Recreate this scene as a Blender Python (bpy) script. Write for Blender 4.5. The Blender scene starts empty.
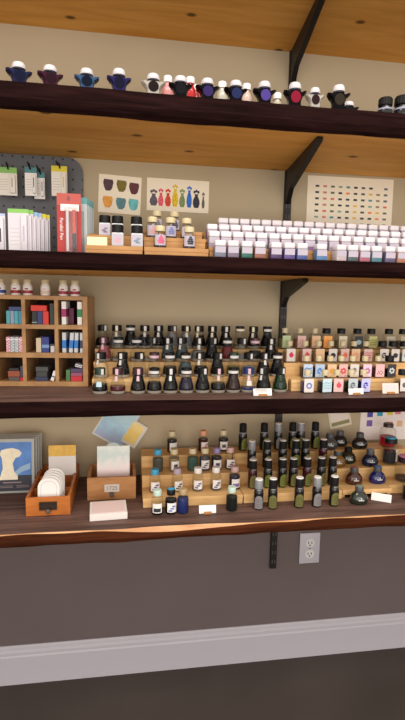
import bpy, bmesh, math, random
from mathutils import Matrix, Vector
random.seed(7)
SC = bpy.context.scene
COL = SC.collection

# ---------------------------------------------------------------- camera
cam_data = bpy.data.cameras.new('camera')
cam = bpy.data.objects.new('camera', cam_data)
COL.objects.link(cam)
cam_data.sensor_fit = 'HORIZONTAL'
cam_data.sensor_width = 36.0
cam_data.lens = 43.82
cam_data.clip_start = 0.02
_r, _u, _b = (0.988133, -0.152306, 0.019897), (-0.000186, 0.12835, 0.991729), (-0.1536, -0.979964, 0.126798)
cam.matrix_world = Matrix(((_r[0], _u[0], _b[0], 0.0), (_r[1], _u[1], _b[1], -1.58567),
                           (_r[2], _u[2], _b[2], 1.29817), (0, 0, 0, 1)))
SC.camera = cam

# ---------------------------------------------------------------- light
SC.view_settings.view_transform = 'Standard'
SC.view_settings.look = 'None'
SC.view_settings.gamma = 1.0
SC.view_settings.exposure = 0.0
world = bpy.data.worlds.new('world')
SC.world = world
world.use_nodes = True
world.node_tree.nodes['Background'].inputs[0].default_value = (1.0, 0.92, 0.85, 1)
world.node_tree.nodes['Background'].inputs[1].default_value = 1.04


def area(name, loc, target, sx, sy, power, color):
    d = bpy.data.lights.new(name, 'AREA')
    d.shape = 'RECTANGLE'
    d.size, d.size_y, d.energy, d.color = sx, sy, power, color
    o = bpy.data.objects.new(name, d)
    o.location = loc
    o.rotation_euler = (Vector(target) - Vector(loc)).to_track_quat('-Z', 'Y').to_euler()
    COL.objects.link(o)


area('ceiling_lamp_row', (0.2, -1.6, 3.2), (0.2, -0.25, 0.9), 2.6, 0.5, 44, (1.0, 0.92, 0.84))
area('front_fill_light', (0.0, -4.2, 1.35), (0.3, 0.0, 1.4), 4.0, 2.3, 76, (1.0, 0.94, 0.87))  # added unseen fill from the front, brightens the bays and shelf undersides


# ---------------------------------------------------------------- materials
def lin(c):
    return tuple((v / 12.92 if v <= 0.04045 else ((v + 0.055) / 1.055) ** 2.4) for v in (x / 255.0 for x in c)) + (1.0,)


_M = {}


def mat(name, rgb, rough=0.5, metal=0.0, spec=0.5, noise=0.0, scale=40.0, emit=None):
    if name in _M:
        return _M[name]
    m = bpy.data.materials.new(name)
    m.use_nodes = True
    nt = m.node_tree
    b = nt.nodes['Principled BSDF']
    b.inputs['Roughness'].default_value = rough
    b.inputs['Metallic'].default_value = metal
    b.inputs['Specular IOR Level'].default_value = spec
    c = lin(rgb)
    b.inputs['Base Color'].default_value = c
    if noise > 0:
        tc = nt.nodes.new('ShaderNodeTexCoord')
        n = nt.nodes.new('ShaderNodeTexNoise')
        n.inputs['Scale'].default_value = scale
        n.inputs['Detail'].default_value = 4
        r = nt.nodes.new('ShaderNodeValToRGB')
        r.color_ramp.elements[0].position = 0.3
        r.color_ramp.elements[1].position = 0.7
        r.color_ramp.elements[0].color = tuple(v * (1 - noise) for v in c[:3]) + (1,)
        r.color_ramp.elements[1].color = tuple(min(1, v * (1 + noise)) for v in c[:3]) + (1,)
        nt.links.new(tc.outputs['Object'], n.inputs['Vector'])
        nt.links.new(n.outputs['Fac'], r.inputs['Fac'])
        nt.links.new(r.outputs['Color'], b.inputs['Base Color'])
    _M[name] = m
    return m


def wood(name, dark, light, stretch=(1.2, 14, 14), rough=0.5, knots=0.0, knot_rgb=(70, 35, 15), scale=3.0, spec=0.4):
    if name in _M:
        return _M[name]
    m = bpy.data.materials.new(name)
    m.use_nodes = True
    nt = m.node_tree
    L = nt.links.new
    b = nt.nodes['Principled BSDF']
    b.inputs['Roughness'].default_value = rough
    b.inputs['Specular IOR Level'].default_value = spec
    tc = nt.nodes.new('ShaderNodeTexCoord')
    mp = nt.nodes.new('ShaderNodeMapping')
    mp.inputs['Scale'].default_value = stretch
    L(tc.outputs['Object'], mp.inputs['Vector'])
    n = nt.nodes.new('ShaderNodeTexNoise')
    n.inputs['Scale'].default_value = scale
    n.inputs['Detail'].default_value = 7
    n.inputs['Roughness'].default_value = 0.62
    n.inputs['Distortion'].default_value = 0.6
    L(mp.outputs['Vector'], n.inputs['Vector'])
    r = nt.nodes.new('ShaderNodeValToRGB')
    r.color_ramp.elements[0].position = 0.32
    r.color_ramp.elements[1].position = 0.68
    r.color_ramp.elements[0].color = lin(dark)
    r.color_ramp.elements[1].color = lin(light)
    L(n.outputs['Fac'], r.inputs['Fac'])
    out = r.outputs['Color']
    if knots > 0:
        mk = nt.nodes.new('ShaderNodeMapping')
        mk.inputs['Scale'].default_value = (1.0, 1.5, 1.0)
        L(tc.outputs['Object'], mk.inputs['Vector'])
        v = nt.nodes.new('ShaderNodeTexVoronoi')
        v.voronoi_dimensions = '2D'
        v.inputs['Scale'].default_value = knots
        L(mk.outputs['Vector'], v.inputs['Vector'])
        k = nt.nodes.new('ShaderNodeValToRGB')
        k.color_ramp.elements[0].position = 0.028
        k.color_ramp.elements[1].position = 0.06
        k.color_ramp.elements[0].color = (0.85, 0.85, 0.85, 1)
        k.color_ramp.elements[1].color = (0, 0, 0, 1)
        L(v.outputs['Distance'], k.inputs['Fac'])
        mx = nt.nodes.new('ShaderNodeMixRGB')
        L(k.outputs['Color'], mx.inputs['Fac'])
        L(out, mx.inputs['Color1'])
        mx.inputs['Color2'].default_value = lin(knot_rgb)
        out = mx.outputs['Color']
    L(out, b.inputs['Base Color'])
    bp = nt.nodes.new('ShaderNodeBump')
    bp.inputs['Strength'].default_value = 0.15
    bp.inputs['Distance'].default_value = 0.004
    L(n.outputs['Fac'], bp.inputs['Height'])
    L(bp.outputs['Normal'], b.inputs['Normal'])
    _M[name] = m
    return m


def glass(name, rgb, clear=0.8, rough=0.04):
    """thin clear glass: see-through with glossy reflections"""
    if name in _M:
        return _M[name]
    m = bpy.data.materials.new(name)
    m.use_nodes = True
    nt = m.node_tree
    L = nt.links.new
    nt.nodes.remove(nt.nodes['Principled BSDF'])
    o = nt.nodes['Material Output']
    t = nt.nodes.new('ShaderNodeBsdfTransparent')
    t.inputs['Color'].default_value = lin(rgb)
    g = nt.nodes.new('ShaderNodeBsdfGlossy')
    g.inputs['Roughness'].default_value = rough
    g.inputs['Color'].default_value = (0.3, 0.3, 0.3, 1)
    d = nt.nodes.new('ShaderNodeBsdfDiffuse')
    d.inputs['Color'].default_value = lin(rgb)
    f = nt.nodes.new('ShaderNodeFresnel')
    f.inputs['IOR'].default_value = 1.5
    a = nt.nodes.new('ShaderNodeMixShader')
    a.inputs['Fac'].default_value = 1 - clear
    L(t.outputs[0], a.inputs[1])
    L(d.outputs[0], a.inputs[2])
    x = nt.nodes.new('ShaderNodeMixShader')
    ge = nt.nodes.new('ShaderNodeNewGeometry')
    iv = nt.nodes.new('ShaderNodeMath'); iv.operation = 'SUBTRACT'
    iv.inputs[0].default_value = 1.0
    L(ge.outputs['Backfacing'], iv.inputs[1])
    ml = nt.nodes.new('ShaderNodeMath'); ml.operation = 'MULTIPLY'
    L(f.outputs[0], ml.inputs[0])
    L(iv.outputs[0], ml.inputs[1])
    L(ml.outputs[0], x.inputs['Fac'])
    L(a.outputs[0], x.inputs[1])
    L(g.outputs[0], x.inputs[2])
    L(x.outputs[0], o.inputs['Surface'])
    _M[name] = m
    return m


def pegboard_mat():
    m = bpy.data.materials.new('grey pegboard')
    m.use_nodes = True
    nt = m.node_tree
    L = nt.links.new
    b = nt.nodes['Principled BSDF']
    b.inputs['Roughness'].default_value = 0.55
    tc = nt.nodes.new('ShaderNodeTexCoord')
    v = nt.nodes.new('ShaderNodeVectorMath'); v.operation = 'MULTIPLY'
    v.inputs[1].default_value = (1 / 0.0285, 0.0, 1 / 0.0285)
    L(tc.outputs['Object'], v.inputs[0])
    f = nt.nodes.new('ShaderNodeVectorMath'); f.operation = 'FRACTION'
    L(v.outputs[0], f.inputs[0])
    s = nt.nodes.new('ShaderNodeVectorMath'); s.operation = 'SUBTRACT'
    s.inputs[1].default_value = (0.5, 0.0, 0.5)
    L(f.outputs[0], s.inputs[0])
    ln = nt.nodes.new('ShaderNodeVectorMath'); ln.operation = 'LENGTH'
    L(s.outputs[0], ln.inputs[0])
    c = nt.nodes.new('ShaderNodeMath'); c.operation = 'LESS_THAN'
    c.inputs[1].default_value = 0.11
    L(ln.outputs['Value'], c.inputs[0])
    mx = nt.nodes.new('ShaderNodeMixRGB')
    mx.inputs['Color1'].default_value = lin((92, 94, 98))
    mx.inputs['Color2'].default_value = lin((22, 22, 24))
    L(c.outputs[0], mx.inputs['Fac'])
    L(mx.outputs[0], b.inputs['Base Color'])
    return m


def gingham(name, a, c):
    m = bpy.data.materials.new(name)
    m.use_nodes = True
    nt = m.node_tree
    b = nt.nodes['Principled BSDF']
    tc = nt.nodes.new('ShaderNodeTexCoord')
    k = nt.nodes.new('ShaderNodeTexChecker')
    k.inputs['Scale'].default_value = 260
    k.inputs['Color1'].default_value = lin(a)
    k.inputs['Color2'].default_value = lin(c)
    nt.links.new(tc.outputs['Object'], k.inputs['Vector'])
    nt.links.new(k.outputs['Color'], b.inputs['Base Color'])
    return m


def pastel(name, stops, z0, z1, speck=0.0):
    """sheet printed with a soft vertical colour wash"""
    m = bpy.data.materials.new(name)
    m.use_nodes = True
    nt = m.node_tree
    L = nt.links.new
    b = nt.nodes['Principled BSDF']
    b.inputs['Roughness'].default_value = 0.4
    tc = nt.nodes.new('ShaderNodeTexCoord')
    sp = nt.nodes.new('ShaderNodeSeparateXYZ')
    L(tc.outputs['Object'], sp.inputs[0])
    mr = nt.nodes.new('ShaderNodeMapRange')
    mr.inputs['From Min'].default_value = z0
    mr.inputs['From Max'].default_value = z1
    L(sp.outputs['Z'], mr.inputs['Value'])
    n = nt.nodes.new('ShaderNodeTexNoise')
    n.inputs['Scale'].default_value = 45
    n.inputs['Detail'].default_value = 3
    L(tc.outputs['Object'], n.inputs['Vector'])
    ad = nt.nodes.new('ShaderNodeMath'); ad.operation = 'MULTIPLY_ADD'
    ad.inputs[1].default_value = speck
    ad.inputs[2].default_value = -speck / 2
    L(n.outputs['Fac'], ad.inputs[0])
    su = nt.nodes.new('ShaderNodeMath'); su.operation = 'ADD'
    L(mr.outputs[0], su.inputs[0])
    L(ad.outputs[0], su.inputs[1])
    r = nt.nodes.new('ShaderNodeValToRGB')
    r.color_ramp.elements[0].color = lin(stops[0])
    r.color_ramp.elements[1].color = lin(stops[-1])
    for i, c in enumerate(stops[1:-1]):
        e = r.color_ramp.elements.new((i + 1) / (len(stops) - 1))
        e.color = lin(c)
    L(su.outputs[0], r.inputs['Fac'])
    L(r.outputs['Color'], b.inputs['Base Color'])
    return m


WALL = mat('taupe wall paint', (186, 171, 143), 0.85, noise=0.05, scale=2.5, spec=0.2)
WALL_LOW = mat('darker grey lower wall', (104, 93, 92), 0.85, noise=0.06, scale=2.0, spec=0.2)  # darker, greyer colour for the wall below the lowest shelf
FLOOR = mat('dark concrete floor', (68, 60, 55), 0.6, noise=0.2, scale=2.2, spec=0.3)
TRIMM = mat('white trim paint', (184, 180, 188), 0.45)
PINE = wood('orange pine underside', (220, 156, 68), (244, 186, 98), (1.0, 7, 7), 0.6, knots=3.4, spec=0.15)
EDGE = wood('black-brown live edge', (20, 10, 10), (42, 23, 22), (2.0, 14, 26), 0.8, spec=0.02)
TOPW = wood('dark walnut shelf top', (70, 52, 47), (122, 94, 84), (1.0, 16, 16), 0.55, spec=0.2)
WANE = wood('bare wane edge', (188, 132, 86), (228, 180, 132), (2, 10, 10), 0.5)
EDGE4 = wood('red-brown live edge', (48, 24, 14), (92, 48, 28), (1.6, 10, 24), 0.8, spec=0.03)
RISER = wood('honey pine riser', (210, 164, 104), (234, 194, 136), (2, 16, 16), 0.5)
CUBBY = wood('light oak cubby', (158, 116, 72), (190, 146, 98), (6, 12, 6), 0.55)
DRAWER = wood('amber drawer wood', (160, 88, 30), (196, 116, 48), (4, 14, 14), 0.42)
TRAY = wood('tan box wood', (164, 110, 62), (192, 138, 86), (4, 14, 14), 0.5)
STEEL = mat('black bracket steel', (30, 26, 26), 0.5, metal=0.3)
BLACK = mat('black plastic', (14, 13, 14), 0.4, spec=0.25)
BLACKM = mat('black matte plastic', (20, 19, 20), 0.6, spec=0.2)
WHITE = mat('white paper', (238, 234, 230), 0.6)
WHITEP = mat('white plastic', (236, 232, 228), 0.35)
CREAMP = mat('cream plastic', (204, 190, 152), 0.4)
CREAM = mat('cream paper', (226, 216, 190), 0.7)
GREYP = mat('grey plastic', (120, 122, 126), 0.4)
GREYT = mat('grey printed text', (110, 108, 110), 0.7)
CLEAR = glass('clear glass', (248, 248, 245), 0.995)
MILKY = glass('thick clear glass foot', (214, 206, 196), 0.45, 0.1)
INKBLK = mat('black ink', (10, 9, 11), 0.25, spec=0.12)
WIRE = mat('black wire', (22, 22, 24), 0.4, metal=0.5)
BRASS = mat('aged bronze metal', (74, 60, 46), 0.4, metal=0.7)
KNOBM = mat('dull nickel knob', (120, 112, 106), 0.35, metal=0.7)


def ink(rgb):
    return mat('ink %d %d %d' % rgb, rgb, 0.22, spec=0.2)


def paint(rgb, rough=0.55):
    return mat('printed %d %d %d' % rgb, rgb, rough)


# ---------------------------------------------------------------- mesh helpers
def finish(bm, name, mats, smooth=False):
    bmesh.ops.recalc_face_normals(bm, faces=bm.faces[:])
    me = bpy.data.meshes.new(name)
    bm.to_mesh(me)
    bm.free()
    for m in (mats if isinstance(mats, (list, tuple)) else [mats]):
        me.materials.append(m)
    if smooth:
        me.polygons.foreach_set('use_smooth', [True] * len(me.polygons))
        try:
            me.set_sharp_from_angle(angle=math.radians(40))
        except Exception:
            pass
    return me


def bx(bm, x0, x1, y0, y1, z0, z1, bev=0.0, mi=0, rot=None, seg=2):
    r = bmesh.ops.create_cube(bm, size=1.0)
    vs = r['verts']
    for v in vs:
        v.co = Vector(((x0 + x1) / 2 + v.co.x * (x1 - x0), (y0 + y1) / 2 + v.co.y * (y1 - y0), (z0 + z1) / 2 + v.co.z * (z1 - z0)))
    if rot is not None:
        bmesh.ops.transform(bm, matrix=rot, verts=vs)
    fs = list({f for v in vs for f in v.link_faces})
    for f in fs:
        f.material_index = mi
    if bev > 0:
        es = list({e for v in vs for e in v.link_edges})
        bmesh.ops.bevel(bm, geom=es, offset=bev, segments=seg, profile=0.5, affect='EDGES', material=-1)


def lathe(bm, prof, n=18, mi=0, a0=0.0, a1=2 * math.pi, cx=0, cy=0, square=0.0):
    """revolve (r, z) profile; square > 0 pushes the section towards a rounded square"""
    full = abs(a1 - a0 - 2 * math.pi) < 1e-6
    k = n if full else n + 1
    rings = []
    for (r, z) in prof:
        if r < 1e-6:
            rings.append([bm.verts.new((cx, cy, z))])
            continue
        ring = []
        for i in range(k):
            a = a0 + (a1 - a0) * i / n
            c, s = math.cos(a), math.sin(a)
            q = 1.0
            if square > 0:
                q = 1.0 / (abs(c) ** (2 + 6 * square) + abs(s) ** (2 + 6 * square)) ** (1 / (2 + 6 * square))
            ring.append(bm.verts.new((cx + r * q * c, cy + r * q * s, z)))
        rings.append(ring)
    for A, B in zip(rings, rings[1:]):
        m = max(len(A), len(B))
        for i in range(m if full else m - 1):
            j = (i + 1) % m
            q = []
            for v in (A[i % len(A)], A[j % len(A)], B[j % len(B)], B[i % len(B)]):
                if v not in q:
                    q.append(v)
            if len(q) > 2:
                f = bm.faces.new(q)
                f.material_index = mi


def poly(bm, pts, y0, y1, mi=0, s1=1.0, c=(0, 0)):
    """extrude an (x, z) outline from y0 to y1; s1 scales the far end about c"""
    a = [bm.verts.new((x, y0, z)) for x, z in pts]
    b = [bm.verts.new((c[0] + (x - c[0]) * s1, y1, c[1] + (z - c[1]) * s1)) for x, z in pts]
    fs = [bm.faces.new(a), bm.faces.new(b[::-1])]
    for i in range(len(pts)):
        j = (i + 1) % len(pts)
        fs.append(bm.faces.new((a[i], b[i], b[j], a[j])))
    for f in fs:
        f.material_index = mi


def tube(bm, pts, r, n=8, mi=0):
    pts = [Vector(p) for p in pts]
    rings = []
    for i, p in enumerate(pts):
        d = (pts[min(i + 1, len(pts) - 1)] - pts[max(i - 1, 0)]).normalized()
        u = d.cross(Vector((0, 0, 1)))
        if u.length < 1e-3:
            u = d.cross(Vector((1, 0, 0)))
        u.normalize()
        w = d.cross(u)
        rings.append([bm.verts.new(p + r * (math.cos(2 * math.pi * k / n) * u + math.sin(2 * math.pi * k / n) * w)) for k in range(n)])
    for A, B in zip(rings, rings[1:]):
        for i in range(n):
            bm.faces.new((A[i], A[(i + 1) % n], B[(i + 1) % n], B[i])).material_index = mi
    bm.faces.new(rings[0][::-1]).material_index = mi
    bm.faces.new(rings[-1]).material_index = mi


def blob(cx, cz, rx, rz, n=14, wob=0.0):
    return [(cx + rx * (1 + wob * math.sin(3 * a + cx * 900)) * math.cos(a), cz + rz * (1 + wob * math.cos(2 * a + cz * 700)) * math.sin(a))
            for a in (2 * math.pi * i / n for i in range(n))]


_MESH = {}


def part(name, key, build, mats, parent=None, smooth=True, loc=None, rot=None):
    """one mesh object; repeats with the same key and materials share their mesh"""
    ml = mats if isinstance(mats, (list, tuple)) else [mats]
    k = (key, tuple(m.name for m in ml))
    if key is None or k not in _MESH:
        bm = bmesh.new()
        build(bm)
        me = finish(bm, name, ml, smooth)
        if key is not None:
            _MESH[k] = me
    else:
        me = _MESH[k]
    o = bpy.data.objects.new(name, me)
    COL.objects.link(o)
    if parent is not None:
        o.parent = parent
    if loc:
        o.location = loc
    if rot:
        o.rotation_euler = rot
    return o


def tag(o, label, cat, group=None, kind=None):
    o['label'] = label
    o['category'] = cat
    if group:
        o['group'] = group
    if kind:
        o['kind'] = kind
    return o


def thing(name, loc, label, cat, group=None, rz=0.0, rx=0.0):
    o = bpy.data.objects.new(name, None)
    o.empty_display_size = 0.02
    COL.objects.link(o)
    o.location = loc
    o.rotation_euler = (rx, 0, rz)
    return tag(o, label, cat, group)


def struct(name, build, mats, smooth=False):
    o = part(name, None, build, mats, None, smooth)
    o['kind'] = 'structure'
    return o


ORD = ['first', 'second', 'third', 'fourth', 'fifth', 'sixth', 'seventh', 'eighth', 'ninth', 'tenth', 'eleventh', 'twelfth',
       'thirteenth', 'fourteenth', 'fifteenth', 'sixteenth', 'seventeenth', 'eighteenth', 'nineteenth']


def nth(i, n):
    if i == 0:
        return 'leftmost'
    if i == n - 1:
        return 'rightmost'
    return ORD[i] + ' from left'


X = {
    'flask1': [-0.067, -0.021, 0.032, 0.075, 0.118, 0.161, 0.205, 0.248, 0.29, 0.332, 0.376, 0.423],
    'flask2': [-0.067, -0.009, 0.037, 0.078, 0.121, 0.165, 0.209, 0.256, 0.303, 0.347, 0.391, 0.432],
    'flask3': [-0.061, -0.02, 0.031, 0.071, 0.121, 0.162, 0.21, 0.25, 0.296, 0.34, 0.38, 0.429],
    'flask4': [-0.068, -0.026, 0.014, 0.056, 0.097, 0.138, 0.18, 0.22, 0.261, 0.302, 0.347, 0.39, 0.434],
    'sq1': [0.496, 0.547, 0.582, 0.624, 0.661, 0.78],
    'sq2': [0.514, 0.551, 0.586, 0.62, 0.655, 0.694, 0.735, 0.771],
    'sq3': [0.482, 0.531, 0.573, 0.612, 0.65, 0.686, 0.725, 0.779, 0.814, 0.85],
    'sq4': [0.486, 0.535, 0.583, 0.621, 0.67, 0.724, 0.771, 0.831, 0.88],
    'jar1': [0.085, 0.122, 0.155, 0.292],
    'jar2': [0.083, 0.148, 0.209, 0.263, 0.319],
    'jar3': [0.096, 0.145, 0.202, 0.24, 0.277, 0.319],
    'jar4': [0.145, 0.245, 0.311],
    'tall1': [0.369, 0.41, 0.488, 0.541, 0.593],
    'tall2': [0.374, 0.421, 0.466, 0.5, 0.544, 0.589, 0.625],
    'tall3': [0.388, 0.437, 0.488, 0.531, 0.563, 0.622],
    'tall4': [0.375, 0.446, 0.494, 0.543, 0.571, 0.621],
    'round1': [0.673],
    'round2': [0.697, 0.774],
    'round3': [0.666, 0.716, 0.777],
    'round4': [0.668, 0.717, 0.774],
    'cubeD': [0.232, 0.265, 0.3, 0.334, 0.376, 0.411, 0.445, 0.497, 0.549, 0.582, 0.615, 0.648, 0.686, 0.72],
    'cubeC': [0.225, 0.256, 0.288, 0.32, 0.352, 0.385, 0.417, 0.45, 0.483, 0.517, 0.55, 0.584, 0.619, 0.653, 0.688, 0.723, 0.758],
    'cubeB': [0.228, 0.26, 0.291, 0.323, 0.355, 0.387, 0.419, 0.452, 0.484, 0.517, 0.551, 0.584, 0.618, 0.652, 0.686, 0.721, 0.755, 0.79],
    'cubeA': [0.267, 0.297, 0.328, 0.359, 0.39, 0.421, 0.452, 0.484, 0.516, 0.548, 0.58, 0.612, 0.645, 0.678, 0.711, 0.744, 0.778, 0.812],
    'white1': [0.084, 0.157],
    'white2': [0.068, 0.115, 0.157],
    'white3': [0.083, 0.13],
    'black1': [-0.02, 0.027],
    'black2': [-0.053, -0.021, 0.027],
    'star': [-0.241, -0.172, -0.09, -0.016, 0.064, 0.129, 0.194, 0.264, 0.336, 0.414, 0.463, 0.525, 0.572],
    'behind': [0.104, 0.16, 0.179, 0.244, 0.308, 0.391],
    'ribbed': [0.657, 0.704],
    'pill': [-0.343, -0.303, -0.271, -0.223, -0.174, -0.142],
}
STAR_TOP = [1.825, 1.824, 1.824, 1.83, 1.826, 1.826, 1.826, 1.827, 1.831, 1.835, 1.824, 1.835, 1.815]


# ================================================================ the setting
struct('floor', lambda b: bx(b, -3.5, 4.5, -4.5, 0.0, -0.05, 0.0), FLOOR)
struct('wall_back', lambda b: (bx(b, -3.5, 4.5, 0.0, 0.1, 0.69, 2.9), bx(b, -3.5, 4.5, 0.0, 0.1, -0.05, 0.69, mi=1)), [WALL, WALL_LOW])


def base_profile(b):
    pr = [(0, 0), (-0.015, 0), (-0.015, 0.098), (-0.012, 0.103), (-0.012, 0.113), (-0.0075, 0.119), (-0.0065, 0.128), (-0.003, 0.133), (0, 0.133)]
    A = [b.verts.new((-3.5, y, z)) for y, z in pr]
    B = [b.verts.new((4.5, y, z)) for y, z in pr]
    b.faces.new(A); b.faces.new(B[::-1])
    for i in range(len(pr)):
        j = (i + 1) % len(pr)
        b.faces.new((A[i], B[i], B[j], A[j]))


struct('baseboard_back', base_profile, TRIMM)

# ---------------------------------------------------------------- shelves
XL, XR, YF = -1.3, 2.3, -0.384


def shelf(zt, zb, label, wane=None, edge=EDGE, belly=0.010, seed=0):
    """a thick board with a wavy live edge in front; wane(x) is how far the bare strip reaches down"""
    rnd = random.Random(seed)
    ph = [rnd.uniform(0, 6.28) for _ in range(6)]

    def build(b):
        n = 150
        rows = []
        for i in range(n + 1):
            x = XL + (XR - XL) * i / n
            w = 0.0022 * math.sin(5.3 * x + ph[0]) + 0.0012 * math.sin(17 * x + ph[1]) + 0.0007 * math.sin(41 * x + ph[2])
            w2 = 0.0030 * math.sin(7.1 * x + ph[3]) + 0.0018 * math.sin(23 * x + ph[4]) + 0.001 * math.sin(57 * x + ph[5])
            ch = wane(x) if wane else 0.002
            t = zt - zb
            pr = [(-0.0005, zt), (YF + 0.003 + ch * 0.6 + w, zt), (YF + w, zt - ch), (YF + w - 0.001, zt - t * 0.62),
                  (YF + belly * 0.35 + w, zb + t * 0.14 + w2 * 0.4), (YF + belly + w + w2, zb), (-0.0005, zb)]
            rows.append([b.verts.new((x, y, z)) for y, z in pr])
        mi = [1, 2, 0, 0, 0, 3, 3]
        for A, B in zip(rows, rows[1:]):
            for k in range(7):
                f = b.faces.new((A[k], A[(k + 1) % 7], B[(k + 1) % 7], B[k]))
                f.material_index = mi[k]
        b.faces.new(rows[0]); b.faces.new(rows[-1][::-1])
    o = part('wall_shelf', None, build, [edge, TOPW, WANE if wane else edge, PINE], None, False)
    return tag(o, label, 'shelf', 'thick live-edge wall shelves')


shelf(2.115, 2.060, 'topmost live-edge shelf with only its orange pine underside in view', seed=1)
shelf(1.761, 1.704, 'dark live-edge shelf carrying the star-shaped ink bottles', belly=0.016, seed=2)
shelf(1.3965, 1.3556, 'dark live-edge shelf carrying the white-capped ink cubes and pen packs', seed=3)
shelf(1.041, 1.000, 'dark live-edge shelf carrying the wooden cubby and flask bottles', seed=4)
shelf(0.709, 0.6728, 'lowest live-edge shelf with pale bare wane along its front', seed=5, edge=EDGE4,
      wane=lambda x: 0.0016 + 0.0105 * math.exp(-((x - 0.13) / 0.12) ** 2) + 0.001 * math.sin(31 * x))


def standard(b):
    bx(b, 0.501, 0.527, -0.0135, -0.0005, 0.352, 2.0595)
    z = 0.40
    while z < 2.05:
        bx(b, 0.5085, 0.5125, -0.0142, -0.0132, z, z + 0.014, mi=1)
        bx(b, 0.5165, 0.5205, -0.0142, -0.0132, z, z + 0.014, mi=1)
        z += 0.034


# the upright is cut where shelves pass, so it is one strip per bay
def bay(z0, z1, where):
    def build(b):
        bx(b, 0.503, 0.525, -0.0125, -0.0005, z0, z1)
        z = z0 + 0.02
        while z < z1 - 0.02:
            bx(b, 0.5075, 0.5110, -0.0131, -0.0124, z, z + 0.012, mi=1)
            bx(b, 0.5170, 0.5205, -0.0131, -0.0124, z, z + 0.012, mi=1)
            z += 0.034
    o = part('shelf_upright', None, build, [STEEL, mat('upright slot', (70, 66, 64), 0.5)], None, False)
    tag(o, 'black slotted steel upright on wall ' + where, 'shelf upright', 'slotted uprights')


bay(1.7615, 2.0595, 'between topmost shelf and star bottle shelf')
bay(1.397, 1.7035, 'behind the white ink cubes below star bottle shelf')
bay(1.0415, 1.355, 'behind the flask bottles below ink cube shelf')
bay(0.7095, 0.9995, 'behind the tall olive bottles above lowest shelf')
bay(0.352, 0.672, 'left of the outlet below lowest shelf')


def bracket(zb, reach, drop, where, tip=0.012):
    def build(b):
        pts = [(-0.0136, zb - 0.0005), (-reach, zb - 0.0005), (-reach - 0.004, zb - tip * 0.6), (-reach + 0.004, zb - tip), (-0.06, zb - drop * 0.62), (-0.0136, zb - drop)]
        for s in (0,):
            A = [b.verts.new((0.506 + 0.095 * y, y, z)) for y, z in pts]
            B = [b.verts.new((0.522 + 0.095 * y, y, z)) for y, z in pts]
            b.faces.new(A); b.faces.new(B[::-1])
            for i in range(len(pts)):
                j = (i + 1) % len(pts)
                b.faces.new((A[i], B[i], B[j], A[j]))
    o = part('shelf_bracket', None, build, STEEL, None, False)
    tag(o, 'black triangular steel bracket under ' + where, 'bracket', 'shelf brackets')


bracket(2.060, 0.36, 0.105, 'the topmost shelf')
bracket(1.704, 0.345, 0.105, 'the star bottle shelf')
bracket(1.3556, 0.27, 0.085, 'the ink cube shelf')
bracket(1.000, 0.30, 0.09, 'the cubby and flask shelf')
bracket(0.6728, 0.30, 0.06, 'the lowest shelf')

# ---------------------------------------------------------------- outlet
t = thing('power_outlet', (0.6485, -0.0005, 0.4165), 'white duplex power outlet on the wall under the lowest shelf', 'outlet')
part('cover_plate', None, lambda b: bx(b, -0.0375, 0.0375, -0.006, 0, -0.057, 0.057, 0.002), TRIMM, t)
for dz in (0.0205, -0.0205):
    r = part('receptacle', 'recept', lambda b: (lathe(b, [(0, 0), (0.0165, 0), (0.0165, 0.0018), (0, 0.0018)], 20),), mat('outlet face', (212, 206, 206), 0.4), t,
             loc=(0, -0.0058, dz), rot=(math.pi / 2, 0, 0))
    part('socket_slot', 'slots', lambda b: (bx(b, -0.0075, -0.0048, -0.003, 0.0055, 0.0017, 0.0022), bx(b, 0.0048, 0.0075, -0.003, 0.0055, 0.0017, 0.0022),
         lathe(b, [(0, 0.0022), (0.0028, 0.0022), (0.0028, 0.0017)], 10, cy=-0.0085)), BLACKM, r, smooth=False)
part('screw', None, lambda b: lathe(b, [(0, 0), (0.003, 0), (0.002, 0.001), (0, 0.001)], 12), KNOBM, t, loc=(0, -0.006, 0), rot=(math.pi / 2, 0, 0))

# ================================================================ risers (stepped wooden display stands)
RISER_DIM = wood('dimmed pine riser', (166, 118, 66), (194, 146, 90), (2, 16, 16), 0.5)  # same riser pine, colour darkened to offset stronger light on the ink cube shelf


def riser(x0, x1, z0, steps, label, gap=0.0):
    """steps: list of (front y, top z); the last one runs back to yb"""
    t = thing('stepped_riser', ((x0 + x1) / 2, steps[0][0], z0), label, 'display riser', 'pine stepped risers')
    h = (x1 - x0) / 2
    f0 = steps[0][0]
    for i, (yf, zt, yb) in enumerate(steps):
        lo = gap if i == 0 else steps[i - 1][1] - z0 - 0.004

        def build(b, yf=yf, zt=zt, yb=yb, lo=lo, i=i):
            bx(b, -h, h, yf - f0, yb - f0, zt - z0 - 0.010, zt - z0, 0.001)          # tread
            bx(b, -h + 0.001, h - 0.001, yf - f0 + 0.001, yf - f0 + 0.010, lo, zt - z0 - 0.009)   # face
            bx(b, -h + 0.001, -h + 0.010, yf - f0 + 0.009, yb - f0, 0.0005 if i else 0.0, zt - z0 - 0.009)
            bx(b, h - 0.010, h - 0.001, yf - f0 + 0.009, yb - f0, 0.0005 if i else 0.0, zt - z0 - 0.009)
        part('step', None, build, RISER_DIM if z0 > 1.3 else RISER, t, False)
    return t


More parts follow.
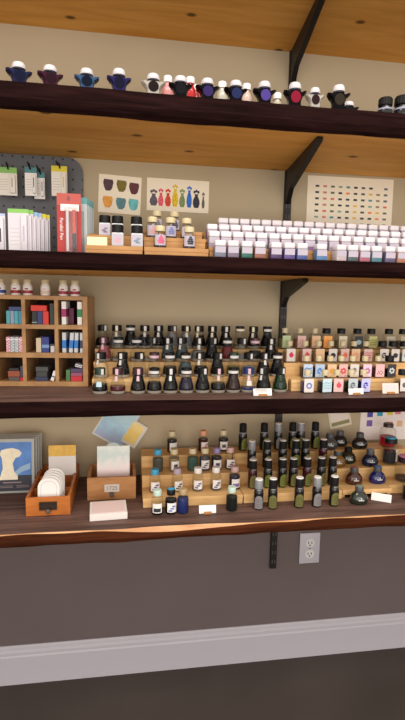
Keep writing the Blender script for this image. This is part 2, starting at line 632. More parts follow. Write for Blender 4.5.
S2, S3, S4 = 1.3967, 1.0412, 0.7092
E = 0.0003
R2 = [(-0.352, 1.4165, -0.303), (-0.303, 1.446, -0.245), (-0.245, 1.471, -0.18)]
riser(-0.096, 0.041, S2, R2[:2] + [(-0.245, 1.456, -0.20)], 'short pine riser right of the red pen packs under black-capped bottles')
riser(0.044, 0.2035, S2, R2, 'pine riser holding the white-capped round bottles beside the ink cubes')
RC = [(-0.3275, 1.4245, -0.2735), (-0.2735, 1.449, -0.2215), (-0.2215, 1.474, -0.165)]
riser(0.209, 0.83, S2, RC, 'long pine riser almost hidden under the white-capped ink cubes')
R3 = [(-0.2625, 1.075, -0.195), (-0.195, 1.112, -0.135), (-0.135, 1.143, -0.07)]
riser(-0.089, 0.455, S3, R3, 'long pine riser under the flask-shaped bottles right of the cubby')
R3b = [(-0.279, 1.073, -0.2095), (-0.2095, 1.111, -0.1495), (-0.1495, 1.145, -0.085)]
riser(0.4575, 0.690, S3, R3b, 'pine riser under fruit-labelled square bottles beside the flasks')
riser(0.692, 0.905, S3, R3b, 'pine riser at right end of the flask shelf under black-capped squares')
R4 = [(-0.261, 0.735, -0.176), (-0.176, 0.771, -0.106), (-0.106, 0.807, -0.03)]
riser(0.047, 0.334, S4, R4, 'wide pine riser right of the tan card box under the small round jars')
riser(0.336, 0.6375, S4, R4, 'pine riser under the tall olive-labelled bottles on the lowest shelf')
riser(0.6395, 0.797, S4, R4, 'pine riser with dark gap under its front below the squat round bottles', gap=0.012)
riser(0.799, 0.935, S4, [(-0.238, 0.735, -0.166), (-0.166, 0.771, -0.106), (-0.106, 0.807, -0.03)], 'pine riser at the right end of the lowest shelf under clear jars')

# ================================================================ bottles
def arc(r, z0, z1, half, n=8, t=0.0004, mid=-math.pi / 2):
    def build(b):
        lathe(b, [(r, z0), (r + t, z0), (r + t, z1), (r, z1)], n, a0=mid - half, a1=mid + half)
    return build


# ---- flask-shaped bottles -------------------------------------------------
FP = [(0, 0), (0.0190, 0), (0.0202, 0.002), (0.0202, 0.014), (0.0196, 0.020), (0.0168, 0.030), (0.0140, 0.040), (0.0128, 0.046), (0.0124, 0.052)]
FI = [(0, 0.0085), (0.0190, 0.0085), (0.0199, 0.012), (0.0198, 0.014), (0.0192, 0.020), (0.0164, 0.030), (0.0136, 0.040), (0.0124, 0.046), (0.0121, 0.0495), (0, 0.0495)]


def clip(prof, zmax):
    out = []
    for (r0, z0), (r1, z1) in zip(prof, prof[1:]):
        if z0 > zmax:
            break
        out.append((r0, z0))
        if z1 > zmax and z1 > z0:
            k = (zmax - z0) / (z1 - z0)
            out.append((r0 + (r1 - r0) * k, zmax))
            break
    out.append((0, out[-1][1]))
    return out


def flask(x, y, z, label, inkc, level, cap, sticker, scol, rz, extra=None):
    t = thing('ink_flask', (x, y, z + E), label, 'ink bottle', 'flask-shaped ink bottles', rz)
    part('glass_body', 'fl_body', lambda b: lathe(b, FP, 20), CLEAR, t)
    part('glass_foot', 'fl_foot', lambda b: lathe(b, [(0, 0.0006), (0.0184, 0.0006), (0.0197, 0.003), (0.0197, 0.008), (0, 0.008)], 20), MILKY, t)
    part('ink', 'fl_ink%.3f' % level, lambda b: lathe(b, clip(FI, level), 20), inkc, t)
    part('cap', 'fl_cap', lambda b: lathe(b, [(0.0105, 0.0505), (0.0140, 0.0505), (0.0143, 0.053), (0.0140, 0.067), (0.0130, 0.068), (0, 0.068)], 20), cap, t)
    if sticker in ('V', 'VL', 'W'):
        m = -math.pi / 2 + {'V': 0.0, 'VL': -0.5, 'W': 0.6}[sticker]
        part('cap_sticker', 'fl_v' + sticker, arc(0.01435, 0.0515, 0.0665, 0.26, 4, mid=m), scol, t)
        if sticker != 'W':
            def neck(b, m=m):
                c, s = math.cos(m - 0.12), math.sin(m - 0.12)
                lathe(b, [(0.0160, 0.0345), (0.0164, 0.0345), (0.0135, 0.0475), (0.0131, 0.0475)], 4, a0=m - 0.35, a1=m + 0.12)
            part('neck_sticker', 'fl_n' + sticker, neck, scol, t)
    elif sticker == 'H':
        part('cap_sticker', 'fl_h', arc(0.01435, 0.0530, 0.0605, 1.15, 12), scol, t)
    if extra is not None:
        part('body_label', 'fl_x', lambda b: lathe(b, [(0.0197, 0.0205), (0.0201, 0.0205), (0.0163, 0.0335), (0.0159, 0.0335)], 6, a0=-math.pi / 2 - 0.4, a1=-math.pi / 2 + 0.35), extra, t)
    return t


STK = mat('white sticker', (208, 204, 200), 0.5)
STP = mat('pink sticker', (206, 172, 180), 0.5)
DK = INKBLK
WINE = ink((74, 16, 28)); PINKI = ink((150, 78, 86)); REDI = ink((104, 22, 30)); AMBI = ink((206, 172, 128))
GRNI = ink((14, 44, 26)); BLUI = ink((30, 52, 110)); TEALI = ink((58, 74, 78)); BRNI = ink((40, 20, 16)); VIOI = ink((30, 25, 46)); SMOK = ink((120, 124, 130))
OLVI = ink((104, 96, 30))
GCAP = mat('dark green cap', (16, 46, 34), 0.35)
MCAP = mat('maroon cap', (58, 26, 34), 0.35)
NCAP = mat('navy cap', (34, 44, 96), 0.35)
f1 = [(DK, .026, GCAP, 'W', STK, mat('pale blue sticker', (170, 200, 208), .5)), (WINE, .020, MCAP, 'V', STP, None), (DK, .049, MCAP, 'V', STP, None), (DK, .030, BLACK, 'H', STK, None),
      (DK, .049, BLACK, 'V', STK, None), (VIOI, .040, BLACK, 'H', STK, None), (DK, .049, BLACK, 'W', STK, None), (DK, .026, BLACK, 'V', STP, None),
      (BRNI, .049, BLACK, 'H', STK, None), (BLUI, .014, NCAP, 'V', STP, STK), (DK, .049, BLACK, 'VL', STK, None), (GRNI, .049, BLACK, 'W', STK, None)]
f2 = [(AMBI, .040, BLACK, 'VL', STK, None), (DK, .049, BLACK, 'VL', STK, None), (SMOK, .012, BLACK, 'W', STK, None), (AMBI, .014, MCAP, 'H', STP, None), (BRNI, .030, BLACK, 'H', STK, None),
      (TEALI, .040, BLACK, 'H', STK, None), (DK, .030, BLACK, 'VL', STK, None), (DK, .049, BLACK, 'W', STK, None), (OLVI, .030, GCAP, 'H', STK, None), (SMOK, .03, BLACK, 'W', STK, None),
      (DK, .040, BLACK, 'V', STK, None), (DK, .049, BLACK, 'H', STK, None)]
f3 = [(PINKI, .044, MCAP, 'V', STP, None), (SMOK, .012, BLACK, 'H', STK, None), (SMOK, .010, BLACK, 'H', STK, None), (SMOK, .010, BLACK, 'W', STK, None), (TEALI, .044, BLACK, 'V', STK, None),
      (TEALI, .040, BLACK, 'VL', STK, None), (SMOK, .030, BLACK, 'V', STK, None), (DK, .049, BLACK, 'W', STK, None), (REDI, .042, BLACK, 'H', STK, None), (SMOK, .020, BLACK, 'W', STK, None),
      (DK, .030, MCAP, 'H', STP, None), (DK, .049, BLACK, 'V', STK, None)]
f4 = [(DK, .030, BLACK, 'W', STK, None), (SMOK, .040, BLACK, 'V', CREAM, None), (DK, .049, BLACK, 'H', STK, None), (VIOI, .040, BLACK, 'V', STK, None), (DK, .049, BLACK, 'V', STK, None),
      (SMOK, .044, BLACK, 'W', STK, None), (SMOK, .044, BLACK, 'V', CREAM, None), (DK, .040, BLACK, 'VL', CREAM, None), (DK, .049, BLACK, 'V', CREAM, None), (DK, .049, BLACK, 'V', STK, None),
      (SMOK, .012, BLACK, 'H', CREAM, None), (DK, .049, BLACK, 'VL', CREAM, None), (DK, .049, BLACK, 'H', STK, None)]
INKN = {DK.name: 'black', WINE.name: 'wine-red', PINKI.name: 'pink', REDI.name: 'red', AMBI.name: 'amber', GRNI.name: 'dark green', BLUI.name: 'blue', TEALI.name: 'grey-teal', BRNI.name: 'brown',
        VIOI.name: 'violet', SMOK.name: 'pale grey', OLVI.name: 'olive'}
for row, key, specs, y, z in (('front row', 'flask1', f1, -.285, S3), ('second row', 'flask2', f2, -.225, 1.075), ('third row', 'flask3', f3, -.165, 1.112), ('back row', 'flask4', f4, -.105, 1.143)):
    for i, (x, s) in enumerate(zip(X[key], specs)):
        st = 'banded cap' if s[3] == 'H' else 'stickered cap'
        flask(x, y, z, '%s flask bottle with %s, %s in flask %s' % (INKN[s[0].name], st, nth(i, len(specs)), row),
              s[0], s[1], s[2], s[3], s[4], random.uniform(-.25, .25), s[5])


# ---- square bottles with picture labels ------------------------------------
def motif(kind):
    def build(b):
        y0, y1 = -0.00095, -0.0004
        if kind == 'fruit':
            poly(b, blob(0.001, 0.0205, 0.0072, 0.0070, 14, 0.06), y0, y1)
            poly(b, [(-0.001, 0.027), (0.003, 0.027), (0.0045, 0.0305), (0.001, 0.029), (-0.002, 0.0305)], y0, y1)
        elif kind == 'disc':
            poly(b, blob(0.0005, 0.020, 0.0080, 0.0075, 16), y0, y1)
        elif kind == 'ring':
            n = 18
            for k in range(n):
                a, c = 2 * math.pi * k / n, 2 * math.pi * (k + 1) / n
                poly(b, [(0.0005 + r * math.cos(q), 0.020 + r * math.sin(q)) for r, q in ((0.0045, a), (0.0085, a), (0.0085, c), (0.0045, c))], y0, y1)
        elif kind == 'wave':
            for k in range(3):
                zc = 0.012 + k * 0.007
                poly(b, [(-0.0115, zc), (-0.004, zc + 0.0045), (0.004, zc + 0.0015), (0.0115, zc + 0.0045), (0.0115, zc + 0.0015), (0.004, zc - 0.0015), (-0.004, zc + 0.0015), (-0.0115, zc - 0.003)], y0, y1)
        elif kind == 'petals':
            for k in range(6):
                a = k * math.pi / 3 + 0.3
                poly(b, blob(0.0062 * math.cos(a), 0.020 + 0.0062 * math.sin(a), 0.0031, 0.0031, 8), y0, y1)
        elif kind == 'dots':
            for px, pz in ((-.007, .011), (-.002, .013), (.004, .010), (.008, .0145), (-.004, .018), (.003, .019)):
                poly(b, blob(px, pz, 0.0016, 0.0018, 8), y0, y1)
        elif kind == 'swirl':
            for k in range(7):
                a = k * 0.75
                poly(b, blob(0.006 * math.cos(a) * (0.5 + k / 10), 0.020 + 0.007 * math.sin(a), 0.0034, 0.0020, 8), y0, y1)
    return build


def square_bottle(x, y, z, label, lab, mo, moc, inkc, cap, level=0.036, labw=0.0135, lab_z=(0.003, 0.0405), rz=0.0):
    t = thing('square_ink_bottle', (x, y, z + E), label, 'ink bottle', 'square picture-label ink bottles', rz)
    part('glass_body', 'sq_body', lambda b: lathe(b, [(0, 0), (0.0150, 0), (0.0160, 0.0015), (0.0160, 0.0415), (0.0150, 0.0445), (0.0100, 0.0465), (0.0080, 0.049)], 24, square=1.0), CLEAR, t)
    part('ink', 'sq_ink%.3f' % level, lambda b: lathe(b, [(0, 0.0025), (0.0145, 0.0025), (0.0150, 0.005), (0.0150, level), (0, level)], 24, square=1.0), inkc, t)
    if cap is BLACK:
        part('cap', 'sq_capb', lambda b: lathe(b, [(0.008, 0.0475), (0.0125, 0.0475), (0.0128, 0.049), (0.0126, 0.0625), (0.0118, 0.0635), (0, 0.0635)], 20), cap, t)
    else:
        part('cap', 'sq_capc', lambda b: lathe(b, [(0.0075, 0.048), (0.0090, 0.048), (0.0090, 0.0512), (0.0086, 0.0515), (0.0086, 0.0528), (0.0090, 0.0531), (0.0090, 0.0615), (0.0083, 0.063), (0, 0.063)], 18), cap, t)
    l = part('front_label', 'sq_lab%.4f%.4f' % (labw, lab_z[1]), lambda b: bx(b, -labw, labw, -0.0005, 0.0, lab_z[0], lab_z[1]), lab, t, False, loc=(0, -0.0161, 0))
    if mo:
        part('label_picture', 'sq_mo' + mo, motif(mo), moc, l, False).location = (0, 0, .0012)
    return t


LW, LG, LP, LO, LB, LK = mat('soft white label', (222, 214, 208), .55), paint((190, 204, 160)), paint((222, 186, 180)), paint((228, 192, 152)), paint((176, 196, 218)), paint((54, 52, 56))
sq1 = [('blue ring', LW, 'ring', paint((88, 124, 196)), ink((24, 40, 110)), CREAMP), ('pale teal wave', paint((200, 220, 226)), 'wave', paint((150, 190, 200)), ink((40, 48, 60)), CREAMP),
       ('red fruit', LP, 'fruit', paint((212, 70, 92)), ink((20, 16, 20)), CREAMP), ('grey swirl', paint((186, 196, 200)), 'swirl', paint((96, 106, 112)), ink((26, 28, 30)), CREAMP),
       ('violet-blue swirl', paint((196, 196, 232)), 'swirl', paint((62, 62, 170)), ink((40, 40, 96)), CREAMP), ('grey disc', LW, 'disc', paint((96, 96, 104)), DK, BLACK)]
sq2 = [('blue wave', paint((190, 206, 228)), 'wave', paint((80, 116, 180)), ink((20, 26, 50)), CREAMP), ('blue swirl', LB, 'swirl', paint((70, 126, 206)), ink((24, 30, 60)), CREAMP),
       ('amber disc', LO, 'disc', paint((220, 160, 60)), ink((150, 96, 30)), CREAMP), ('red blossom', LP, 'petals', paint((226, 62, 78)), ink((120, 30, 40)), CREAMP),
       ('white and grey', LW, 'swirl', paint((120, 112, 108)), DK, CREAMP), ('mauve blossom', paint((226, 198, 216)), 'petals', paint((176, 96, 150)), ink((110, 50, 90)), CREAMP),
       ('pink dotted', paint((222, 180, 182)), 'dots', paint((88, 40, 48)), ink((96, 50, 56)), CREAMP), ('white flower on dark', LK, 'petals', paint((214, 222, 224)), DK, BLACK)]
sq3 = [('red pomegranate', LW, 'fruit', paint((208, 36, 84)), ink((190, 150, 110)), CREAMP), ('small red fruit', LP, 'fruit', paint((206, 72, 80)), ink((190, 140, 120)), CREAMP), ('peach plain', LO, 'wave', paint((240, 196, 150)), ink((196, 160, 110)), CREAMP),
       ('black disc', LW, 'disc', paint((34, 32, 40)), ink((40, 36, 36)), CREAMP), ('orange fruit', LP, 'fruit', paint((236, 112, 66)), ink((196, 130, 90)), CREAMP), ('peach blossom', LO, 'petals', paint((238, 160, 110)), ink((200, 130, 80)), CREAMP),
       ('pink wave', LP, 'wave', paint((206, 110, 116)), ink((150, 100, 96)), CREAMP), ('black brush swirl', LW, 'swirl', paint((50, 52, 58)), ink((176, 168, 120)), BLACK), ('black half-disc', LW, 'disc', paint((36, 40, 52)), ink((120, 116, 110)), BLACK),
       ('pale grey ring', paint((208, 216, 216)), 'ring', paint((150, 160, 160)), ink((130, 126, 110)), BLACK)]
sq4 = [('pale green', LG, 'disc', paint((176, 200, 140)), ink((150, 150, 104)), CREAMP), ('pale pink', LP, 'ring', paint((222, 160, 150)), ink((170, 130, 110)), CREAMP), ('peach', LO, 'disc', paint((240, 172, 120)), ink((190, 150, 110)), CREAMP),
       ('orange slice', paint((250, 176, 90)), 'ring', paint((246, 136, 34)), ink((180, 110, 60)), BLACK), ('cream', CREAM, 'wave', paint((200, 186, 150)), ink((160, 146, 110)), BLACK), ('pale blue round', LK, 'disc', paint((170, 206, 220)), ink((30, 34, 40)), BLACK),
       ('olive', paint((196, 196, 130)), 'wave', paint((150, 150, 80)), ink((150, 144, 90)), BLACK), ('plain smoky', paint((190, 182, 160)), 'wave', paint((140, 130, 110)), ink((150, 140, 120)), BLACK), ('khaki', paint((190, 180, 150)), 'disc', paint((120, 112, 90)), ink((140, 132, 110)), BLACK)]
for row, key, specs, y, z in (('front row', 'sq1', sq1, -.30, S3), ('second row', 'sq2', sq2, -.24, 1.073), ('third row', 'sq3', sq3, -.18, 1.111), ('back row', 'sq4', sq4, -.12, 1.145)):
    for i, (x, s) in enumerate(zip(X[key], specs)):
        c = 'black' if s[5] is BLACK else 'cream'
        square_bottle(x, y, z, 'square bottle with %s label, %s cap, %s in its %s' % (s[0], c, nth(i, len(specs)), row),
                      s[1], s[2], s[3], s[4], s[5], rz=random.uniform(-.08, .08), level=0.030 if s[5] is CREAMP else 0.026)

# ---- small round jars on the lowest shelf -----------------------------------
JC = {'cream': CREAMP, 'white': WHITEP, 'blue': mat('sky blue cap', (60, 160, 200), .4), 'black': BLACK, 'violet': mat('violet grey cap', (136, 124, 168), .4), 'pink': mat('dusty pink cap', (196, 160, 156), .4), 'orange': mat('peach cap', (208, 150, 110), .4), 'tan': mat('tan cap', (176, 150, 110), .4), 'mauve': mat('mauve grey cap', (176, 160, 176), .4), 'mint': mat('pale mint cap', (190, 214, 200), .4)}


def jar(x, y, z, label, cap, inkc, level, lab, labc, rz):
    t = thing('ink_jar', (x, y, z + E), label, 'ink bottle', 'small round ink jars', rz)
    part('glass_body', 'jr_body', lambda b: lathe(b, [(0, 0), (0.0148, 0), (0.0160, 0.0015), (0.0160, 0.040), (0.0150, 0.0445), (0.0100, 0.0495), (0.0092, 0.054)], 20), CLEAR, t)
    part('ink', 'jr_ink%.3f' % level, lambda b: lathe(b, [(0, 0.002), (0.0146, 0.002), (0.0152, 0.004), (0.0152, min(level, 0.040)), (0.0152 if level < .041 else 0.0140, level), (0, level)], 20), inkc, t)
    part('cap', 'jr_cap', lambda b: lathe(b, [(0.0095, 0.0525), (0.0114, 0.0525), (0.0116, 0.054), (0.0114, 0.0665), (0.0106, 0.068), (0, 0.068)], 18), JC[cap], t)
    if lab:
        l = part('front_label', 'jr_lab', arc(0.0161, 0.007, 0.033, 0.85, 10), WHITE, t)
        part('label_picture', 'jr_pic' + lab, {
            'dot': arc(0.0166, 0.014, 0.024, 0.35, 8), 'band': arc(0.0166, 0.010, 0.020, 0.6, 8), 'swirl': lambda b: [arc(0.0166, 0.010 + 0.006 * k, 0.014 + 0.006 * k, 0.30, 5, mid=-math.pi / 2 + (k - 1) * 0.28)(b) for k in range(3)]}[lab], paint(labc), l)
    return t


j1 = [('mint', 'cream-capped dark', DK, .014, 'band', (40, 44, 46)), ('black', 'blue-topped black-capped', DK, .040, 'swirl', (90, 120, 190)), ('tan', 'deep blue unlabelled', ink((30, 44, 104)), .043, None, None), ('mint', 'near-black unlabelled', ink((18, 26, 26)), .040, None, None)]
j2 = [('blue', 'blue-capped purple-label', ink((150, 130, 110)), .012, 'swirl', (110, 70, 140)), ('mauve', 'mauve-capped', ink((160, 140, 110)), .010, 'swirl', (80, 70, 84)), ('white', 'white-capped blue-swirl', ink((110, 104, 110)), .010, 'swirl', (84, 84, 128)),
      ('white', 'white-capped dark-swirl', ink((96, 88, 96)), .012, 'swirl', (66, 60, 96)), ('pink', 'pink-capped purple-ink', ink((52, 42, 66)), .041, 'band', (130, 100, 160))]
j3 = [('blue', 'blue-capped grey', ink((84, 84, 80)), .040, None, None), ('cream', 'cream-capped dotted-label', ink((150, 130, 96)), .040, 'dot', (70, 60, 60)), ('cream', 'cream-capped teal', ink((64, 94, 86)), .040, None, None), ('cream', 'cream-capped grey swirl', ink((78, 78, 88)), .040, 'swirl', (88, 80, 104)),
      ('violet', 'violet-capped black', ink((34, 34, 46)), .040, 'dot', (60, 56, 100)), ('pink', 'pink-capped grey', ink((82, 80, 80)), .022, 'swirl', (120, 70, 110))]
j4 = [('cream', 'cream-capped black', ink((36, 34, 34)), .041, 'band', (150, 146, 140)), ('orange', 'peach-capped wine', ink((70, 24, 28)), .041, 'swirl', (190, 70, 80)), ('cream', 'cream-capped near-black', ink((36, 34, 32)), .041, 'dot', (80, 78, 76))]
for row, key, specs, y, z, rr in (('front row', 'jar1', j1, -.30, S4, 0), ('second row', 'jar2', j2, -.21, .735, .3), ('third row', 'jar3', j3, -.14, .771, .3), ('back row', 'jar4', j4, -.07, .807, .2)):
    for i, (x, s) in enumerate(zip(X[key], specs)):
        j = jar(x, y, z, '%s small round jar, %s in the %s of jars' % (s[1], nth(i, len(specs)), row), s[0], s[2], s[3], s[4], s[5], random.uniform(-.1, .35) if rr else random.uniform(-.1, .2))
        if s[1].startswith('blue-topped'):
            part('cap_top', None, lambda b: lathe(b, [(0, 0.0688), (0.0098, 0.0688), (0.0100, 0.0681), (0, 0.0681)], 18), JC['blue'], j)

# ---- tall olive-label bottles ------------------------------------------------
OLV = mat('olive label', (104, 100, 50), .5, noise=.25, scale=300)
LIME = mat('lime label', (112, 122, 48), .5, noise=.3, scale=250)
SILV = mat('silver label', (128, 124, 126), .5, noise=.25, scale=300)
SCAP = mat('silver grey cap', (132, 134, 138), .35)
MARO = mat('wine red bottle', (60, 14, 24), .18)
BOT = mat('black glossy bottle', (17, 16, 19), .15, spec=.6)
DIM = mat('label dim print', (84, 86, 40), .6)
TXT = mat('grey script', (150, 150, 150), .6)


def tall(x, y, z, label, cap, body, lab, rz, ringed=False):
    t = thing('tall_ink_bottle', (x, y, z + E), label, 'ink bottle', 'tall oval-label ink bottles', rz)
    part('glass_body', 'tl_body', lambda b: lathe(b, [(0, 0), (0.0122, 0), (0.0136, 0.002), (0.0137, 0.046), (0.0126, 0.054), (0.0104, 0.0595), (0.0098, 0.064)], 20), body, t)
    c = part('cap', 'tl_cap', lambda b: lathe(b, [(0.0096, 0.0600), (0.0117, 0.0600), (0.0119, 0.062), (0.0116, 0.0840), (0.0111, 0.0852), (0, 0.0852)], 18), cap, t)
    part('cap_top', 'tl_top', lambda b: lathe(b, [(0, 0.0878), (0.0100, 0.0876), (0.0110, 0.0853), (0, 0.0853)], 16), BLACKM if ringed is None else WHITEP, c)
    part('neck_script', 'tl_script', arc(0.0119, 0.0572, 0.0590, 0.5, 6), TXT, t)

    def oval(b):
        R = 0.0139
        n = 14
        cols = []
        for i in range(n + 1):
            u = -1 + 2 * i / n
            a = -math.pi / 2 + u * 0.95
            top = 0.024 + 0.018 * math.sqrt(max(0.0, 1 - u * u))
            cols.append(((R * math.cos(a), R * math.sin(a)), top))
        for (p, t0), (q, t1) in zip(cols, cols[1:]):
            vs = [b.verts.new((p[0], p[1], 0.004)), b.verts.new((q[0], q[1], 0.004)), b.verts.new((q[0], q[1], t1)), b.verts.new((p[0], p[1], t0))]
            b.faces.new(vs)
        bmesh.ops.remove_doubles(b, verts=b.verts[:], dist=1e-6)
    l = part('oval_label', 'tl_oval', oval, lab, t)
    part('label_print', 'tl_print', lambda b: [arc(0.01395, 0.010 + 0.0062 * k, 0.0128 + 0.0062 * k, 0.45 - 0.05 * abs(k - 2), 6, t=0.0003)(b) for k in range(4)], DIM if lab is not SILV else GREYT, l)
    if ringed is None:
        part('neck_ring', 'tl_ring', lambda b: lathe(b, [(0.0103, 0.0565), (0.0121, 0.0565), (0.0121, 0.0598), (0.0103, 0.0598)], 18), SCAP, t)
    return t


tall_rows = (('front row', 'tall1', [(SCAP, BOT, SILV), (BLACKM, BOT, OLV), (BLACKM, BOT, OLV), (SCAP, BOT, SILV), (BLACKM, BOT, OLV)], -.30, S4, 0),
             ('second row', 'tall2', [(BLACKM, MARO, OLV), (BLACKM, BOT, LIME), (BLACKM, BOT, LIME), (BLACKM, BOT, OLV), (BLACKM, MARO, LIME), (BLACKM, BOT, OLV), (BLACKM, BOT, OLV)], -.21, .735, 0),
             ('third row', 'tall3', [(SCAP, BOT, SILV), (BLACKM, BOT, OLV), (BLACKM, BOT, OLV), (BLACKM, BOT, LIME), (BLACKM, BOT, LIME), (BLACKM, MARO, OLV)], -.14, .771, 0),
             ('back row', 'tall4', [(BLACKM, BOT, LIME), (BLACKM, BOT, LIME), (SCAP, BOT, SILV), (BLACKM, BOT, LIME), (SCAP, BOT, OLV), (BLACKM, BOT, LIME)], -.07, .807, 1))
for row, key, specs, y, z, ring in tall_rows:
    for i, (x, (c, bd, lb)) in enumerate(zip(X[key], specs)):
        lab = 'tall %s bottle, %s cap, %s label, %s in the %s' % ('wine-red' if bd is MARO else 'black', 'grey' if c is SCAP else 'black', {OLV.name: 'olive', LIME.name: 'lime', SILV.name: 'silver'}[lb.name], nth(i, len(specs)), row)
        tall(x, y, z, lab, c, bd, lb, random.uniform(-.3, .3) + (.25 if row != 'front row' else 0), (None if c is BLACKM else False) if ring else False)


# ---- squat round bottles -------------------------------------------------------
def squash(b):
    for v in b.verts:
        v.co.y *= .74


def squat(x, y, z, label, capc, bodyc, rz):
    t = thing('squat_ink_bottle', (x, y, z + E), label, 'ink bottle', 'squat round ink bottles', rz * .4)
    part('glass_body', 'rd_body', lambda b: (lathe(b, [(0, 0), (0.0215, 0), (0.0252, 0.003), (0.0266, 0.010), (0.0258, 0.018), (0.0228, 0.0255), (0.0178, 0.0315), (0.0135, 0.0350), (0.0125, 0.038)], 26), squash(b)), bodyc, t)
    part('cap', 'rd_cap', lambda b: lathe(b, [(0.0100, 0.0365), (0.0122, 0.0365), (0.0126, 0.038), (0.0122, 0.0500), (0.0112, 0.0515), (0, 0.0515)], 20), BLACKM if capc is None else mat('dark grey cap', (70, 72, 76), .45), t)
    if capc is not None:
        part('cap_top', 'rd_top', lambda b: lathe(b, [(0, 0.0526), (0.0100, 0.0526), (0.0106, 0.0516), (0, 0.0516)], 18), capc, t)
    em = part('emblem', 'rd_emb', lambda b: [lathe(b, [(0.0264, 0.0135), (0.0270, 0.0135), (0.0264, 0.0168), (0.0258, 0.0168)], 6, a0=-math.pi / 2 + s * 0.12 - 0.2, a1=-math.pi / 2 + s * 0.12 + 0.2) for s in (-1, 1)]
              + [lathe(b, [(0.0259, 0.0168), (0.0265, 0.0168), (0.0244, 0.0228), (0.0238, 0.0228)], 3, a0=-math.pi / 2 - 0.07, a1=-math.pi / 2 + 0.07)] + [squash(b)], mat('pale emblem print', (190, 190, 186), .4), t)
    return t


DGL = mat('smoke dark bottle', (30, 30, 32), .1, spec=.7)
squats = [('round1', -.295, S4, 'front', [(mat('sage cap top', (120, 140, 124), .4), mat('dark green glass', (34, 42, 34), .1, spec=.7), 'dark green squat bottle with sage cap standing alone at the shelf front')]),
          ('round2', -.21, .735, 'second', [(mat('dusty rose cap top', (160, 96, 100), .4), mat('red-brown glass', (70, 30, 20), .1, spec=.7), 'red-brown squat round bottle with rose cap on the lowest step'),
                                           (mat('bright blue cap top', (60, 110, 190), .4), mat('royal blue glass', (26, 28, 92), .1, spec=.7), 'royal blue squat round bottle with bright blue cap on lowest step')]),
          ('round3', -.14, .771, 'third', [(mat('gold cap top', (206, 156, 66), .4), mat('amber glass', (120, 84, 34), .1, spec=.7), 'amber squat round bottle with gold cap on the middle step'),
                                          (None, mat('dark olive glass', (36, 38, 26), .1, spec=.7), 'dark olive squat round bottle with black cap on middle step'),
                                          (mat('grey blue cap top', (120, 132, 148), .4), mat('navy glass', (18, 24, 52), .1, spec=.7), 'navy squat round bottle with grey-blue cap on middle step')]),
          ('round4', -.07, .807, 'back', [(mat('grey cap top', (96, 98, 100), .4), mat('smoky grey glass', (70, 70, 70), .1, spec=.7), 'smoky grey squat round bottle, leftmost on the top step'),
                                         (mat('grey cap top', (96, 98, 100), .4), DGL, 'black squat round bottle with grey cap, middle of the top step'),
                                         (mat('black cap top', (40, 40, 42), .4), DGL, 'black squat round bottle with black cap, rightmost on top step')])]
for key, y, z, row, specs in squats:
    for i, (x, (c, bd, lb)) in enumerate(zip(X[key], specs)):
        squat(x, y + ((-.013, .017, -.013)[i] if row in ('third', 'back') else 0), z, lb, c, bd, random.uniform(-.2, .4))


# ---- clear jars at the right end of the lowest shelf -------------------------------
def clear_jar(x, y, z, label, r, h, capr, caph, capm, topm, inkc, level, lab):
    t = thing('clear_ink_jar', (x, y, z + E), label, 'ink bottle', 'clear wide ink jars')
    hb = h - caph
    part('glass_body', None, lambda b: lathe(b, [(0, 0), (r * .94, 0), (r, .003), (r, hb * .80), (r * .9, hb * .92), (capr * .85, hb * .97), (capr * .8, hb + .002)], 24), CLEAR, t)
    part('ink', None, lambda b: lathe(b, [(0, .005), (r * .86, .005), (r * .9, .009), (r * .9, level), (0, level)], 24), inkc, t)
    part('cap', None, lambda b: lathe(b, [(capr * .8, hb + .0005), (capr, hb + .0005), (capr, h - .002), (capr * .92, h), (0, h)], 22), capm, t)
    if topm:
        part('cap_top', None, lambda b: lathe(b, [(0, h + .0035), (capr * .80, h + .0035), (capr * .88, h + .0001), (0, h + .0001)], 22), topm, t)
    if lab:
        part('side_label', None, arc(r + .0001, .012, hb * .75, .45, 8, mid=-math.pi / 2 + lab), WHITE, t)


clear_jar(.881, -.070, .807, 'clear jar of bright red ink with dark cap in front of swatch poster', .0265, .079, .0165, .013, mat('dark maroon cap', (52, 24, 26), .4), None, ink((190, 20, 44)), .034, None)
clear_jar(.853, -.140, .771, 'grey ink jar with sky-blue-topped black cap and white side label', .0235, .084, .0200, .016, BLACK, JC['blue'], ink((52, 54, 58)), .042, .75)
clear_jar(.8705, -.201, .735, 'clear jar with pink-topped black cap at the right frame edge', .0285, .078, .0235, .018, mat('black plum cap', (40, 22, 36), .4), mat('orchid cap top', (206, 130, 170), .4), ink((70, 60, 66)), .012, .3)
clear_jar(.848, -.285, S4, 'front clear jar of black ink with violet-topped cap, right end of shelf', .0290, .074, .0235, .018, BLACK, mat('blue violet cap top', (96, 92, 190), .4), DK, .034, .55)


# ---- white-capped ink cubes ---------------------------------------------------------
LABC = mat('lilac white label', (182, 174, 188), .5)
CUBEP = mat('white cube cap', (222, 215, 219), .4)


def cube(x, y, z, label, c, rz=0.0):
    t = thing('ink_cube', (x, y, z + E), label, 'ink bottle', 'white-capped ink cubes', rz)
    part('glass_body', 'cb_body', lambda b: bx(b, -.0143, .0143, -.0143, .0143, 0, .0268, .0015), c, t)
    part('wrap_label', 'cb_lab', lambda b: bx(b, -.0132, .0132, -.0150, -.0143, .0115, .0266), LABC, t, False)
    part('cap', 'cb_cap', lambda b: (bx(b, -.0138, .0138, -.0138, .0138, .0272, .0425, .0035, seg=3),), CUBEP, t)
    part('neck', 'cb_neck', lambda b: lathe(b, [(.013, .0266), (.013, .0275)], 14), GREYP, t)


